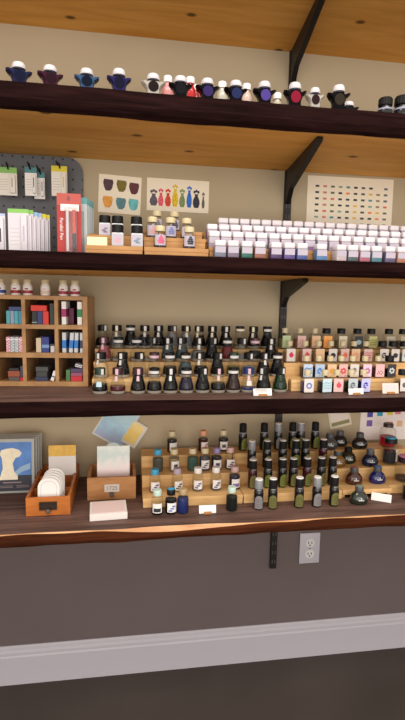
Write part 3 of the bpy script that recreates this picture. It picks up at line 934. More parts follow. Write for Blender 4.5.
DC = [(120, 126, 150), (124, 112, 136), (36, 100, 84), (160, 92, 76), (74, 48, 104), (92, 72, 148), (72, 88, 160), (84, 134, 192), (226, 206, 206), (74, 92, 98), (190, 98, 122), (70, 128, 144), (92, 82, 122), (186, 120, 90)]
DN = ['slate blue', 'grey violet', 'green', 'terracotta', 'deep purple', 'violet', 'indigo blue', 'sky blue', 'pale pink', 'slate green', 'rose', 'teal', 'plum grey', 'burnt orange']
for i, x in enumerate(X['cubeD']):
    cube(x, -.345, S2, 'white-capped ink cube with %s base, %s in the front cube row' % (DN[i], nth(i, 14)), ink(tuple(int(v * .72 + 30) for v in DC[i])), .12 if i == 8 else 0)
RC_ = [(150, 140, 160), (170, 150, 150), (120, 140, 150), (160, 120, 130), (130, 110, 150)]
for row, key, y, z in (('second row', 'cubeC', -.295, 1.4245), ('third row', 'cubeB', -.245, 1.449), ('back row', 'cubeA', -.195, 1.474)):
    n = len(X[key])
    for i, x in enumerate(X[key]):
        cube(x, y, z, 'white-capped ink cube, %s in the %s of ink cubes' % (nth(i, n), row), ink(RC_[(i * 3 + len(row)) % 5]))


# ---- white- and black-capped bottles left of the cubes ------------------------------------
def vial(x, y, z, label, pic, inkc):
    t = thing('round_ink_bottle', (x, y, z + E), label, 'ink bottle', 'cream-capped round ink bottles')
    part('glass_body', 'vi_body', lambda b: lathe(b, [(0, 0), (.0145, 0), (.0158, .0015), (.0158, .030), (.0150, .034), (.0105, .0385), (.0100, .042)], 20), CLEAR, t)
    part('ink', 'vi_ink', lambda b: lathe(b, [(0, .002), (.0146, .002), (.0151, .004), (.0151, .012), (0, .012)], 20), inkc, t)
    part('cap', 'vi_cap', lambda b: lathe(b, [(.010, .0405), (.0125, .0405), (.0127, .042), (.0125, .0525), (.0117, .054), (0, .054)], 18), CREAMP, t)
    l = part('front_label', 'vi_lab', arc(.0159, .006, .0315, .95, 12), LABC, t)
    part('label_picture', 'vi_pic', lambda b: [arc(.01635, .010 + .005 * k, .0145 + .005 * k, w, 6, mid=-math.pi / 2 + .1)(b) for k, w in enumerate((.42, .5, .36, .2))], pic, l)


for row, key, y, z, sp in (('front', 'white1', -.328, 1.4165, [('pink picture', (206, 90, 122)), ('black oval picture', (40, 38, 48))]),
                           ('middle', 'white2', -.27, 1.446, [('rose picture', (200, 150, 150)), ('blue swan-like picture', (110, 124, 176)), ('brown picture', (176, 140, 120))]),
                           ('back', 'white3', -.21, 1.471, [('grey picture', (110, 110, 116)), ('dark picture', (70, 70, 84))])):
    for i, (x, s) in enumerate(zip(X[key], sp)):
        vial(x, y, z, 'cream-capped round bottle with %s label, %s in the %s row of seven' % (s[0].replace('swan-like ', ''), nth(i, len(sp)), row), paint(s[1]), ink((60, 54, 60)))


def bcap(x, y, z, label, pic):
    t = thing('black_capped_bottle', (x, y, z + E), label, 'ink bottle', 'black-capped square bottles')
    part('glass_body', 'bc_body', lambda b: bx(b, -.0145, .0145, -.0145, .0145, 0, .033, .003), mat('frosted pale glass', (196, 200, 202), .3), t)
    part('cap', 'bc_cap', lambda b: lathe(b, [(.011, .0335), (.0142, .0335), (.0145, .035), (.0143, .050), (.0132, .052), (0, .052)], 20), BLACK, t)
    l = part('front_label', 'bc_lab', lambda b: bx(b, -.0118, .0118, -.0152, -.0146, .003, .029), LABC, t, False)
    part('label_picture', 'bc_pic', lambda b: [poly(b, blob(px, pz, rx, rz_, 10), -.0157, -.0152) for px, pz, rx, rz_ in ((-.002, .014, .006, .0025), (.003, .019, .005, .002), (.002, .010, .006, .002))], pic, l, False)


for row, key, y, z, sp in (('front', 'black1', -.328, 1.4165, [('pink scribble', (206, 160, 168)), ('teal scribble', (110, 140, 150))]),
                           ('back', 'black2', -.272, 1.446, [('grey scribble', (120, 112, 124)), ('grey', (130, 130, 130)), ('slate', (110, 124, 130))])):
    for i, (x, s) in enumerate(zip(X[key], sp)):
        bcap(x, y, z, 'black-capped square bottle with %s label, %s in the %s row below the cup painting' % (s[0], ('left', 'right')[i] if len(sp) == 2 else ('left', 'middle', 'right')[i], row), paint(s[1]))

t = part('yellow_label_card', None, lambda b: bx(b, -.0235, .0235, -.0015, .0015, 0, .0195), mat('cream yellow card', (244, 226, 176), .6, noise=.08, scale=60), None, False,
         loc=(-.0685, -.3445, 1.4170), rot=(-.12, 0, 0))
tag(t, 'small cream and yellow card at the riser front beside red packs', 'label card')

# ---- star-shaped bottles on the upper shelf --------------------------------------------------
STAR = [(-.0165, 0), (.0165, 0), (.0155, .022), (.0190, .033), (.0280, .0420), (.0285, .0465), (.0240, .0475), (.0165, .0440), (.0125, .0470), (-.0125, .0470), (-.0165, .0440), (-.0240, .0475), (-.0285, .0465), (-.0280, .0420), (-.0190, .033), (-.0155, .022)]


def star(x, y, ht, label, bodym, facem, s=1.0, rz=0.0):
    t = thing('star_ink_bottle', (x, y, 1.7612), label, 'ink bottle', 'star-shouldered ink bottles', rz)
    t.scale = (s, s, ht / .0666)

    def body(b):
        c = (0, .024)
        poly(b, STAR, -.006, -.0150, 0, .80, c)
        poly(b, STAR, .006, .0150, 0, .80, c)
        poly(b, STAR, -.006, .006, 0, 1.0, c)
        bmesh.ops.remove_doubles(b, verts=b.verts[:], dist=1e-5)
    part('glass_body', 'st_body', body, bodym, t, False)
    if facem:
        part('front_label', 'st_face', lambda b: poly(b, blob(0, .029, .0125, .0140, 16), -.0157, -.0151), facem, t, False)
    part('neck_band', 'st_band', lambda b: lathe(b, [(.0118, .0472), (.0138, .0472), (.0138, .0498), (.0118, .0498)], 18), mat('dark neck band', (52, 50, 70), .3), t)
    part('cap', 'st_cap', lambda b: lathe(b, [(.0115, .0500), (.0152, .0500), (.0156, .0530), (.0150, .0590), (.0122, .0645), (.0075, .0663), (0, .0666)], 20), mat('pearl white cap', (204, 200, 202), .25), t)


GLB = {'navy': (30, 34, 66), 'plum': (58, 26, 44), 'steel': (52, 78, 112), 'indigo': (36, 34, 76), 'clear': None, 'black': (12, 11, 14)}
stars = [('navy', (26, 28, 60), 'navy'), ('plum', (52, 22, 36), 'plum'), ('steel', (20, 28, 50), 'steel-blue'), ('indigo', (26, 26, 56), 'indigo'), ('clear', (44, 34, 34), 'clear glass dark-labelled'), ('black', (28, 28, 34), 'all-black'),
         ('black', (70, 54, 122), 'black purple-labelled'), ('black', (48, 58, 110), 'black blue-labelled'), ('black', (104, 84, 182), 'black lilac-labelled'), ('black', (176, 34, 66), 'black crimson-labelled'), ('clear', (58, 36, 36), 'small clear brown-labelled'),
         ('black', (66, 56, 44), 'black olive-brown-labelled'), ('black', (30, 28, 28), 'low black')]
for i, (x, (g, fc, nm)) in enumerate(zip(X['star'], stars)):
    bm_ = glass('faceted clear glass', (226, 222, 214), .6) if g == 'clear' else mat('star glass ' + g, GLB[g], .12, spec=.07)
    y = -.337
    s = 1.0
    if i == 10:
        s, y = .82, -.345
    if i == 12:
        s, y = .92, -.302
    if i == 11:
        y = -.345
    star(x, y, STAR_TOP[i] - 1.7612 - .0068, '%s star-shaped ink bottle with white cap, %s along the upper shelf' % (nm, nth(i, 13)), bm_, mat('star label %d' % i, tuple(int(v * .72) for v in fc), .25, spec=.08), s, [.3, .25, .1, .1, 0, 0, 0, 0, 0, -.1, -.1, -.15, -.2][i])

for i, (x, y, c, n) in enumerate(zip(X['behind'], (-.27, -.275, -.232, -.265, -.265, -.265), ((210, 140, 140), (190, 30, 34), (150, 60, 60), (190, 186, 170), (206, 180, 168), (190, 180, 160)), ('pale pink', 'bright red', 'dull red', 'clear grey', 'blush', 'cream'))):
    t = thing('slim_ink_bottle', (x, y, 1.7612), '%s slim bottle with white cap, %s of the bottles behind the stars' % (n, nth(i, 6)), 'ink bottle', 'slim bottles behind the star bottles')
    h = .084 if i < 5 else .068
    part('glass_body', 'sl_b%.3f' % h, lambda b: lathe(b, [(0, 0), (.0140, 0), (.0145, .002), (.0145, h - .036), (.0125, h - .028), (.0085, h - .020), (.0085, h - .014)], 16), mat('tinted %s glass' % n, c, .15), t)
    part('cap', 'sl_c%.3f' % h, lambda b: lathe(b, [(.0085, h - .016), (.0112, h - .016), (.0114, h - .004), (.0100, h - .001), (0, h)], 16), WHITEP, t)

for i, x in enumerate(X['ribbed']):
    t = thing('ribbed_cap_jar', (x, -.335, 1.7612), '%s black jar with ribbed lid at the right end of upper shelf' % ('left', 'right')[i], 'ink bottle', 'ribbed black jars')
    s = 1.0 if i == 0 else 1.15

    def lid(b, s=s):
        n = 40
        for (r0, z0, r1, z1) in ((.0165, .031, .0170, .048), (.0170, .048, .0150, .050)):
            pass
        rings = []
        for r, z in ((.0165, .031), (.0172, .033), (.0168, .047), (.0150, .050)):
            rings.append([b.verts.new(((r + (.0007 if k % 2 and r > .016 else 0)) * s * math.cos(2 * math.pi * k / n), (r + (.0007 if k % 2 and r > .016 else 0)) * s * math.sin(2 * math.pi * k / n), z * s)) for k in range(n)])
        for A, B in zip(rings, rings[1:]):
            for k in range(n):
                b.faces.new((A[k], A[(k + 1) % n], B[(k + 1) % n], B[k]))
        b.faces.new(rings[-1]); b.faces.new(rings[0][::-1])
    part('glass_body', None, lambda b: lathe(b, [(0, 0), (.017 * s, 0), (.0185 * s, .003 * s), (.0185 * s, .022 * s), (.0155 * s, .028 * s), (.0150 * s, .030 * s)], 22), BOT, t)
    part('shoulder_band', None, lambda b: lathe(b, [(.0187 * s, .0195 * s), (.0190 * s, .0195 * s), (.0190 * s, .023 * s), (.0186 * s, .023 * s)], 22), mat('silver blue band', (150, 156, 176), .3), t)
    part('lid', None, lid, BLACK, t, False)
t = part('loose_paper_slip', None, lambda b: bx(b, -.020, .020, -.011, .011, 0, .0008), WHITE, None, False, loc=(.612, -.352, 1.7665), rot=(.25, .12, -.3))
tag(t, 'white paper slip beside the last star-shaped bottle', 'paper slip')

# ================================================================ cubby shelf and its contents
CX0, CX1, CZ0, CZ1, CYF, CYB = -.367, -.105, S3, 1.293, -.185, -.038
t = thing('cubby_organizer', ((CX0 + CX1) / 2, CYF, CZ0), 'wooden nine-hole cubby organizer at left end of the flask shelf', 'cubby')
ox = (CX0 + CX1) / 2
D_ = CYB - CYF
part('side_panel', None, lambda b: bx(b, CX0 - ox, -.353 - ox, 0, D_, 0, CZ1 - CZ0, .0008), CUBBY, t, False)
part('side_panel', None, lambda b: bx(b, -.119 - ox, CX1 - ox, 0, D_, 0, CZ1 - CZ0, .0008), CUBBY, t, False)
for a, c in ((-.283, -.273), (-.195, -.185)):
    part('divider', None, lambda b: bx(b, a - ox, c - ox, .0005, D_, .013, 1.2820 - CZ0), CUBBY, t, False)
for a, c in ((1.2820, 1.2930), (1.2020, 1.2140), (1.1220, 1.1360), (1.0415, 1.0550)):
    part('shelf_board', None, lambda b: bx(b, -.353 - ox, -.119 - ox, .0008, D_, a - CZ0, c - CZ0), CUBBY, t, False)
part('back_panel', None, lambda b: bx(b, -.353 - ox, -.119 - ox, D_ - .006, D_ - .0005, .013, 1.2820 - CZ0), mat('dark hardboard back', (58, 42, 30), .8), t, False)


def pill(x, i, band):
    t = thing('white_ink_bottle', (x, -.16, 1.2933), '%s white plastic bottle with %s band, %s on top of the cubby' % ('small', band[1], nth(i, 6)), 'bottle', 'white bottles on the cubby')
    part('body', 'pl_body', lambda b: lathe(b, [(0, 0), (.0122, 0), (.0130, .0015), (.0130, .024), (.0118, .028), (.0095, .0305), (.0092, .033)], 18), WHITEP, t)
    part('cap', 'pl_cap', lambda b: lathe(b, [(.0088, .0320), (.0104, .0320), (.0106, .0335), (.0104, .0415), (.0094, .043), (0, .043)], 18), CREAMP, t)
    part('label_band', 'pl_band', arc(.0131, .005, .0135, 2.6, 22), band[0], t)
    part('label_mark', 'pl_mark', arc(.0131, .0155, .0195, .35, 5), band[0], t)


RB = (mat('maroon red band', (150, 32, 50), .5), 'red')
for i, x in enumerate(X['pill']):
    pill(x, i, [(paint((40, 60, 130)), 'blue'), RB, RB, (paint((214, 190, 176)), 'pale'), RB, RB][i])


def carton(name, x0, x1, z0, z1, label, m, y0=-.179, d=.06, ry=0.0, band=None, group='cartons in the cubby', cat='box', yo=0.0):
    w, h = x1 - x0, z1 - z0
    t = thing(name, ((x0 + x1) / 2, y0 + yo, z0 + E), label, cat, group)
    t.rotation_euler = (0, ry, 0)
    part('carton_body', None, lambda b: bx(b, -w / 2, w / 2, 0, d, 0, h, .0006), m, t, False)
    if band:
        part('printed_band', None, lambda b: bx(b, -w / 2 - .0002, w / 2 + .0002, -.0003, d * .98, h * band[1], h * band[2]), band[0], t, False)
    return t


def cpx(p):
    return -.341 + .00268 * p


TEALB, LILB, DBLU = paint((78, 168, 176)), paint((150, 156, 190)), paint((52, 70, 120))
zA, zB, zC = 1.2140, 1.1360, 1.0550
carton('standing_carton', cpx(5.9), cpx(9.6), zA, zA + .036, 'teal carton, leftmost of the standing four in the top left hole', TEALB)
carton('standing_carton', cpx(10.0), cpx(13.4), zA, zA + .036, 'lilac-grey carton between teal cartons in top left hole', LILB)
carton('standing_carton', cpx(13.8), cpx(17.4), zA, zA + .036, 'teal carton right of the lilac one in top left hole', TEALB)
carton('standing_carton', cpx(17.8), cpx(21.2), zA, zA + .036, 'blue-teal carton against the divider in top left hole', paint((64, 140, 168)))
carton('lying_carton', cpx(8.5), cpx(20.8), zA + .0365, zA + .047, 'dark blue carton lying across the teal cartons', DBLU)
g1, g2 = gingham('pink check print', (206, 70, 110), (236, 220, 222)), gingham('grey check print', (120, 140, 150), (222, 226, 226))
for k, (a, c, m, n) in enumerate(((5.0, 9.0, g1, 'pink-checked carton, leftmost in the middle left hole'), (9.3, 13.2, g2, 'grey-checked carton, second in the middle left hole'), (13.5, 17.2, g2, 'grey-checked carton, third in the middle left hole'), (17.5, 21.2, g1, 'pink-checked carton against the divider in middle left hole'))):
    carton('checked_carton', cpx(a), cpx(c), zB, zB + .042, n, m, band=(WHITE, .80, .86))
carton('flat_tin', cpx(6.5), cpx(17.6), zC, zC + .011, 'grey flat tin at bottom of the lower left hole', paint((90, 80, 76)))
carton('flat_tin', cpx(5.8), cpx(17.8), zC + .0118, zC + .028, 'rust-orange flat box in the lower left hole', paint((150, 74, 44)))
carton('flat_tin', cpx(7.0), cpx(16.8), zC + .0288, zC + .036, 'black flat box atop the rust-orange box', paint((36, 34, 38)))
carton('flat_tin', cpx(18.4), cpx(25.2), zC, zC + .010, 'bright red flat box right of the grey tin, lower left hole', paint((206, 34, 50)), d=.05) if False else carton('flat_tin', cpx(18.2), cpx(21.3), zC, zC + .010, 'bright red flat box right of the grey tin, lower left hole', paint((206, 34, 50)), d=.05)
carton('flat_tin', cpx(18.2), cpx(21.3), zC + .0105, zC + .042, 'navy box standing above the bright red flat box', paint((52, 58, 84)), d=.05)
# middle column
REDB = paint((214, 52, 38))
carton('standing_carton', cpx(31.5), cpx(36.5), zA, zA + .036, 'black carton, leftmost under the lying red box', paint((34, 34, 38)), band=(paint((150, 160, 160)), .1, .18))
carton('standing_carton', cpx(37.0), cpx(42.0), zA, zA + .036, 'blue-black carton beside the standing red box', paint((44, 58, 110)))
carton('standing_carton', cpx(42.5), cpx(48.2), zA, zA + .036, 'bright red carton standing in the top middle hole', REDB)
carton('standing_carton', cpx(49.5), cpx(53.6), zA, zA + .058, 'dark green carton against the divider in top middle hole', paint((40, 52, 44)))
carton('lying_carton', cpx(30.5), cpx(46.5), zA + .0366, zA + .052, 'bright red box lying on the cartons in top middle hole', REDB)
carton('standing_carton', cpx(35.0), cpx(40.2), zB, zB + .040, 'beige carton in the middle hole of the cubby', paint((206, 190, 160)))
carton('standing_carton', cpx(41.0), cpx(48.0), zB, zB + .043, 'royal blue carton in the centre hole of the cubby', paint((44, 56, 130)), band=(paint((120, 150, 200)), .3, .5))
carton('standing_carton', cpx(49.6), cpx(53.6), zB, zB + .024, 'short white carton with dark lid right of the royal blue one', paint((210, 204, 200)), band=(paint((60, 58, 66)), .76, 1.0))
carton('flat_tin', cpx(33.5), cpx(46.0), zC, zC + .011, 'navy flat tin at bottom of the lower middle hole', paint((50, 54, 86)))
carton('flat_tin', cpx(34.5), cpx(45.5), zC + .0118, zC + .026, 'charcoal flat tin, middle of the dark stack', paint((58, 60, 62)))
carton('flat_tin', cpx(34.0), cpx(46.5), zC + .0268, zC + .040, 'grey-black flat tin atop the dark stack', paint((66, 70, 68)))
carton('leaning_label_box', cpx(48.8), cpx(52.2), zC + .0012, zC + .030, 'white box leaning right in the lower middle hole', WHITE, ry=.32, d=.03, band=(GREYT, .35, .5))
# right column
carton('banded_carton', cpx(61.5), cpx(66.0), zA, zA + .064, 'tall white carton with magenta band in the top right hole', WHITE, band=(paint((160, 40, 100)), .34, .68))
carton('standing_carton', cpx(66.8), cpx(71.8), zA, zA + .045, 'dark magenta carton set back beside the magenta-banded one', paint((96, 24, 58)), yo=.03)
carton('banded_carton', cpx(77.4), cpx(82.0), zA, zA + .064, 'tall white carton with green band in the top right hole', WHITE, band=(paint((44, 130, 80)), .34, .68))
BLB = paint((40, 120, 200))
for a, c, ry, n in ((61.6, 65.4, 0.0, 'white and blue carton, leftmost in the middle right hole'), (68.2, 72.0, .08, 'white and blue carton leaning, second in the middle right hole'), (73.6, 77.2, .05, 'white and blue carton, third in middle right hole'), (79.8, 82.4, 0, 'white and navy carton against the right side, middle right hole')):
    carton('banded_carton', cpx(a), cpx(c), zB + (.0004 if ry else 0), zB + .056, n, paint((206, 208, 210)), band=(BLB if 'navy' not in n else paint((44, 52, 90)), .22, .62), ry=ry)
carton('standing_carton', cpx(65.0), cpx(69.2), zC, zC + .032, 'green box standing in the lower right hole', paint((76, 120, 70)))
carton('flat_tin', cpx(70.0), cpx(81.5), zC, zC + .014, 'bright red flat box in the lower right hole', paint((200, 40, 56)))
carton('flat_tin', cpx(70.0), cpx(82.0), zC + .0146, zC + .024, 'magenta-grey flat box atop the red one, lower right', paint((150, 80, 110)))
carton('flat_tin', cpx(69.8), cpx(82.4), zC + .0246, zC + .036, 'dark violet flat box atop the magenta-grey one', paint((74, 58, 92)))
carton('leaning_label_box', cpx(74.0), cpx(81.5), zC + .0395, zC + .048, 'white-grey box lying tilted at top of the lower right stack', paint((196, 194, 198)), ry=.25, d=.03, band=(GREYT, .4, .6))

# the cubby stands turned by four degrees, with everything in and on it
_turn = Matrix.Translation((CX1, CYF, 0)) @ Matrix.Rotation(math.radians(-4), 4, 'Z') @ Matrix.Translation((-CX1, -CYF, 0))
for o in COL.objects:
    if o.parent is None and (o.get('group') in ('cartons in the cubby', 'white bottles on the cubby') or o.get('category') == 'cubby'):
        e = o.rotation_euler.copy()
        o.location = _turn @ o.location
        o.rotation_mode = 'ZYX' if False else 'XYZ'
        o.rotation_euler = (e.x, e.y, e.z + math.radians(-4))

# ================================================================ pegboard and pen packs
def peg(b):
    pts = [(-.75, 1.3985), (-.128, 1.3985)]
    for k in range(9):
        a = k * math.pi / 16
        pts.append((-.128 - .045 + .045 * math.cos(a), 1.702 - .045 + .045 * math.sin(a)))
    pts.append((-.75, 1.702))
    poly(b, pts, -.012, -.0006)


t = part('pegboard', None, peg, pegboard_mat(), None, False)
tag(t, 'dark grey pegboard with rounded corner at left of the pen packs', 'pegboard')


def hook(x, z, y0, n, label):
    def build(b):
        tube(b, [(x - .016, -.0125, z + .030), (x - .012, -.022, z + .020), (x - .006, -.034, z + .008), (x, y0 + .010, z), (x, y0, z - .001), (x, y0 - .006, z + .004), (x, y0 - .008, z + .012)], .0019)
    o = part('peg_hook', None, build, WIRE)
    tag(o, label, 'hook', 'wire peg hooks')


def pen_pack(x, y, z, w, h, head, label, slit, hh=.016, bulge=True, group='hanging pen packs', rz=0.0, body=None, hang=True):
    t = thing('pen_pack', (x, y, z), label, 'pen pack', group, rz)
    part('backing_card', None, lambda b: bx(b, -w / 2, w / 2, -.0008, .0008, 0, h - hh), body or WHITE, t, False)
    part('header', None, lambda b: bx(b, -w / 2, w / 2, -.0009, .0009, h - hh, h), head, t, False)
    if bulge:
        part('blister', None, lambda b: bx(b, w * .12, w * .44, -.009, -.0008, .006, h - hh - .004, .003), body or WHITEP, t)
        part('pen', None, lambda b: bx(b, w * .24, w * .31, -.0096, -.0088, h * .28, h * .62), slit, t, False)
    part('printed_lines', None, lambda b: [bx(b, -w * .40, w * .05, -.0012, -.0008, h * .2 + k * h * .09, h * .2 + k * h * .09 + .0012) for k in range(5)], mat('pale print', (190, 184, 176), .7), t, False)
    return t


GH, TH, YH, BH = paint((132, 186, 92)), paint((70, 130, 136)), paint((222, 206, 50)), paint((150, 186, 222))
WP = mat('ivory pack card', (232, 226, 214), .55)
DKS = paint((60, 56, 60))
pen_pack(-.334, -.060, 1.575, .054, .077, GH, 'green-headed pen pack hanging at left edge of the pegboard', paint((180, 178, 160)), body=WP)
pen_pack(-.2690, -.060, 1.577, .033, .079, TH, 'teal-headed pen pack hanging in front, middle of the pegboard', DKS, body=WHITE)
pen_pack(-.2480, -.045, 1.572, .030, .075, TH, 'teal-headed pen pack hanging just behind right of another', DKS, body=WHITE)
pen_pack(-.1900, -.060, 1.580, .044, .084, YH, 'yellow-headed pen pack hanging above the red pen packs', paint((206, 196, 60)), body=WP)
hook(-.330, 1.6475, -.066, 0, 'black wire peg hook holding the green-headed pack')
hook(-.2700, 1.6515, -.066, 0, 'black wire peg hook holding the front teal-headed pack')
hook(-.2440, 1.6425, -.052, 0, 'black wire peg hook holding the rear teal-headed pack')
hook(-.1880, 1.6585, -.066, 0, 'black wire peg hook holding the yellow-headed pack')


def empty_hook(b):
    tube(b, [(-.283, -.0125, 1.452), (-.283, -.10, 1.452), (-.283, -.235, 1.452), (-.288, -.243, 1.448), (-.298, -.243, 1.443), (-.303, -.242, 1.452), (-.301, -.242, 1.464)], .0014)


for i, (x, y, hd, n) in enumerate(((-.2665, -.2580, GH, 'green-headed pen pack standing in front on the shelf'), (-.2575, -.2470, GH, 'green-headed pen pack standing second behind the front one'), (-.2490, -.2360, BH, 'blue-headed pen pack standing third from the front'),
                                  (-.2405, -.2250, BH, 'blue-headed pen pack standing fourth from the front'), (-.2320, -.2140, YH, 'yellow-headed pen pack standing fifth from the front'), (-.2235, -.2030, YH, 'yellow-headed pen pack standing rearmost beside the red packs'))):
    pen_pack(x, y, 1.3970, .050, .1105 if i < 2 else .1075, hd, n, mat('lilac slit', (178, 170, 186), .6), hh=.010, group='standing pen packs', body=mat('lilac white card', (208, 203, 210), .5))
for i, (x, y, n) in enumerate(((-.3195, -.256, 'pale blue-headed pen pack cut by the left edge, in front'), (-.3085, -.234, 'pale blue-headed pen pack cut by the left edge, behind'))):
    if i == 0:
        pen_pack(x - .002, y, 1.3970, .046, .098, paint((170, 184, 214)), n, DKS, hh=.006, group='standing pen packs', body=mat('lilac white card', (208, 203, 210), .5))

# red pen packs with lettering
REDP = mat('red pack print', (168, 32, 28), .45)
PINKP = mat('salmon pack print', (178, 74, 64), .45)


def text_mesh(s, size, align='CENTER'):
    cu = bpy.data.curves.new('lettering', 'FONT')
    cu.body = s
    cu.size = size
    cu.align_x = align
    cu.align_y = 'CENTER'
    cu.extrude = .0001
    o = bpy.data.objects.new('lettering', cu)
    COL.objects.link(o)
    dg = bpy.context.evaluated_depsgraph_get()
    me = bpy.data.meshes.new_from_object(o.evaluated_get(dg))
    bpy.data.objects.remove(o)
    bpy.data.curves.remove(cu)
    return me


def lettering(s, size, m, parent, loc, rot, name='lettering'):
    me = text_mesh(s, size)
    me.materials.clear()
    me.materials.append(m)
    o = bpy.data.objects.new(name, me)
    COL.objects.link(o)
    o.parent = parent
    o.location = loc
    o.rotation_euler = rot
    return o


def calligraphy_pack(x, y, label, rz, full):
    t = thing('calligraphy_pen_pack', (x, y, 1.3970), label, 'pen pack', 'red and teal pen packs', rz)
    w, h = .058, .148 if full else .144
    hd_ = .028 if full else .016
    m = REDP if full else mat('frosted pack', (170, 178, 178), .3)
    part('backing_card', None, lambda b: bx(b, -w / 2, w / 2, -.0008, .0008, 0, h - hd_), m, t, False)
    part('header', None, lambda b: bx(b, -w / 2, w / 2, -.0009, .0009, h - hd_, h, 0), PINKP if full else paint((92, 146, 146)), t, False)
    part('blister', None, lambda b: bx(b, -.010, .021, -.010, -.0009, .004, h - .034, .003), glass('clear blister', (244, 240, 240), .92, .1), t)
    if full:
        part('name_panel', None, lambda b: bx(b, -.020, .024, -.0013, -.0008, h - .042, h - .026), WHITE, t, False)
        part('pen', None, lambda b: (tube(b, [(.0125, -.0056, .052), (.0125, -.0056, .108)], .0042),), paint((214, 84, 66)), t)
        part('pen_cap', None, lambda b: (tube(b, [(.0125, -.0056, .008), (.0125, -.0056, .050)], .0044),), paint((44, 40, 60)), t)
        part('ink_cartridge', None, lambda b: (tube(b, [(-.0035, -.0048, .008), (-.0035, -.0048, .108)], .0036),), paint((226, 222, 224)), t)
        part('hang_hole', None, lambda b: (poly(b, blob(-.001, h - .012, .004, .006, 12), -.0013, -.0009),), paint((120, 70, 70)), t, False)
        lettering('Parallel Pen', .0115, WHITE, t, (-.0185, -.0015, .062), (math.pi / 2, math.pi / 2, 0), 'lettering')
    else:
        part('pen', None, lambda b: (tube(b, [(.012, -.005, .02), (.012, -.005, .108)], .0036),), paint((150, 156, 160)), t)
    return t


calligraphy_pack(-.1395, -.290, 'red pen pack with white vertical lettering at front of its row', .0, True)
for i, (x, y) in enumerate(((-.1260, -.268), (-.1215, -.248), (-.1170, -.228), (-.1135, -.208))):
    calligraphy_pack(x, y, 'teal-headed clear pen pack, %s behind the red pack' % ('first', 'second', 'third', 'fourth')[i], .0, False)

# ================================================================ pictures on the wall
def sheet(name, x0, x1, z0, z1, label, m, cat, rot=0.0, y=-.002):
    t = thing(name, ((x0 + x1) / 2, y, (z0 + z1) / 2), label, cat)
    t.rotation_euler = (0, rot, 0)
    w, h = (x1 - x0) / 2, (z1 - z0) / 2
    part('paper', None, lambda b: bx(b, -w, w, -.0004, .0012, -h, h), m, t, False)
    return t, w, h


POST = mat('cream poster paper', (246, 236, 214), .8)
t, w, h = sheet('cup_swatch_painting', -.0825, .046, 1.5475, 1.660, 'cream sheet with six painted cup shapes, left of the vase painting', POST, 'picture', .04)
for i, (px, pz, c) in enumerate(((-.036, .026, (84, 58, 66)), (.004, .026, (120, 108, 40)), (.042, .022, (96, 44, 54)), (-.036, -.024, (232, 164, 74)), (.004, -.026, (88, 136, 142)), (.042, -.026, (106, 190, 194)))):
    part('painted_cup', None, lambda b: poly(b, [(px - .013, pz + .017), (px + .013, pz + .016), (px + .0155, pz + .008), (px + .012, pz - .010), (px + .006, pz - .017), (px - .007, pz - .017), (px - .0125, pz - .006), (px - .0155, pz + .006)], -.0008, -.0003), mat('cup paint %d' % i, c, .7, noise=.2, scale=90), t, False)

t, w, h = sheet('vase_painting', .064, .258, 1.561, 1.6585, 'cream sheet with eight painted vases in rainbow order on the wall', POST, 'picture', .01)
VC = [(96, 84, 104), (226, 92, 110), (214, 70, 46), (226, 192, 36), (128, 148, 92), (40, 112, 206), (44, 46, 66), (92, 90, 84)]
for i, c in enumerate(VC):
    px = -.076 + i * .0222
    wd, hh = [(.0125, .030), (.0085, .034), (.0095, .034), (.0095, .048), (.0095, .036), (.0085, .046), (.0110, .036), (.0045, .030)][i]

    def vase(b, px=px, wd=wd, hh=hh):
        z0 = -.034
        poly(b, [(px - wd * .6, z0), (px + wd * .6, z0), (px + wd, z0 + hh * .35), (px + wd * .9, z0 + hh * .65), (px + wd * .4, z0 + hh), (px + wd * .55, z0 + hh + .006), (px - wd * .55, z0 + hh + .006), (px - wd * .4, z0 + hh), (px - wd * .9, z0 + hh * .65), (px - wd, z0 + hh * .35)], -.0008, -.0003)
        for k in (-1, 0, 1):
            poly(b, blob(px + k * wd * .55, z0 + hh + .012 + .003 * (k == 0), wd * .34, .0045, 8), -.0008, -.0003)
    part('painted_vase', None, vase, mat('vase paint %d' % i, c, .7, noise=.3, scale=160), t, False)

t, w, h = sheet('swatch_chart', .581, .8795, 1.500, 1.6955, 'large cream chart with rows of small ink swatches behind the ink cubes', POST, 'chart', -.006)
SWC = [(60, 66, 60), (206, 130, 120), (96, 108, 84), (52, 56, 70), (64, 70, 84), (54, 56, 54), (80, 78, 92), (50, 56, 58), (150, 140, 110), (96, 108, 110)]
SWX = [(232, 190, 60), (240, 140, 80), (70, 150, 160), (226, 110, 100), (130, 176, 150)]
for r in range(8):
    for c in range(10):
        if r == 0 and c == 8:
            continue
        k = (r * 7 + c * 3 + r * c) % 13
        idx = c if k < 9 else 10 + (k + r) % 5
        if c == 8 and r > 3:
            idx = 10 + r % 2
        if c == 1 and r < 3:
            idx = 1
        part('ink_swatch', 'swatch', lambda b: bx(b, 0, .0125, -.0008, -.0003, 0, .0062), paint((SWC + SWX)[idx], .8), t, False, loc=(-.122 + c * .0265, 0, .063 - r * .0195))

t, w, h = sheet('framed_note', .689, .769, .856, .985, 'small cream card with green strip hung under the flask shelf', CREAM, 'card', -.22)
part('green_strip', None, lambda b: bx(b, -w + .007, w - .007, -.0009, -.0003, -h + .009, -h + .021), mat('moss green strip', (140, 138, 96), .7), t, False)
part('inner_panel', None, lambda b: bx(b, -w + .007, w - .007, -.0009, -.0003, -h + .024, h - .02), paint((236, 226, 214)), t, False)

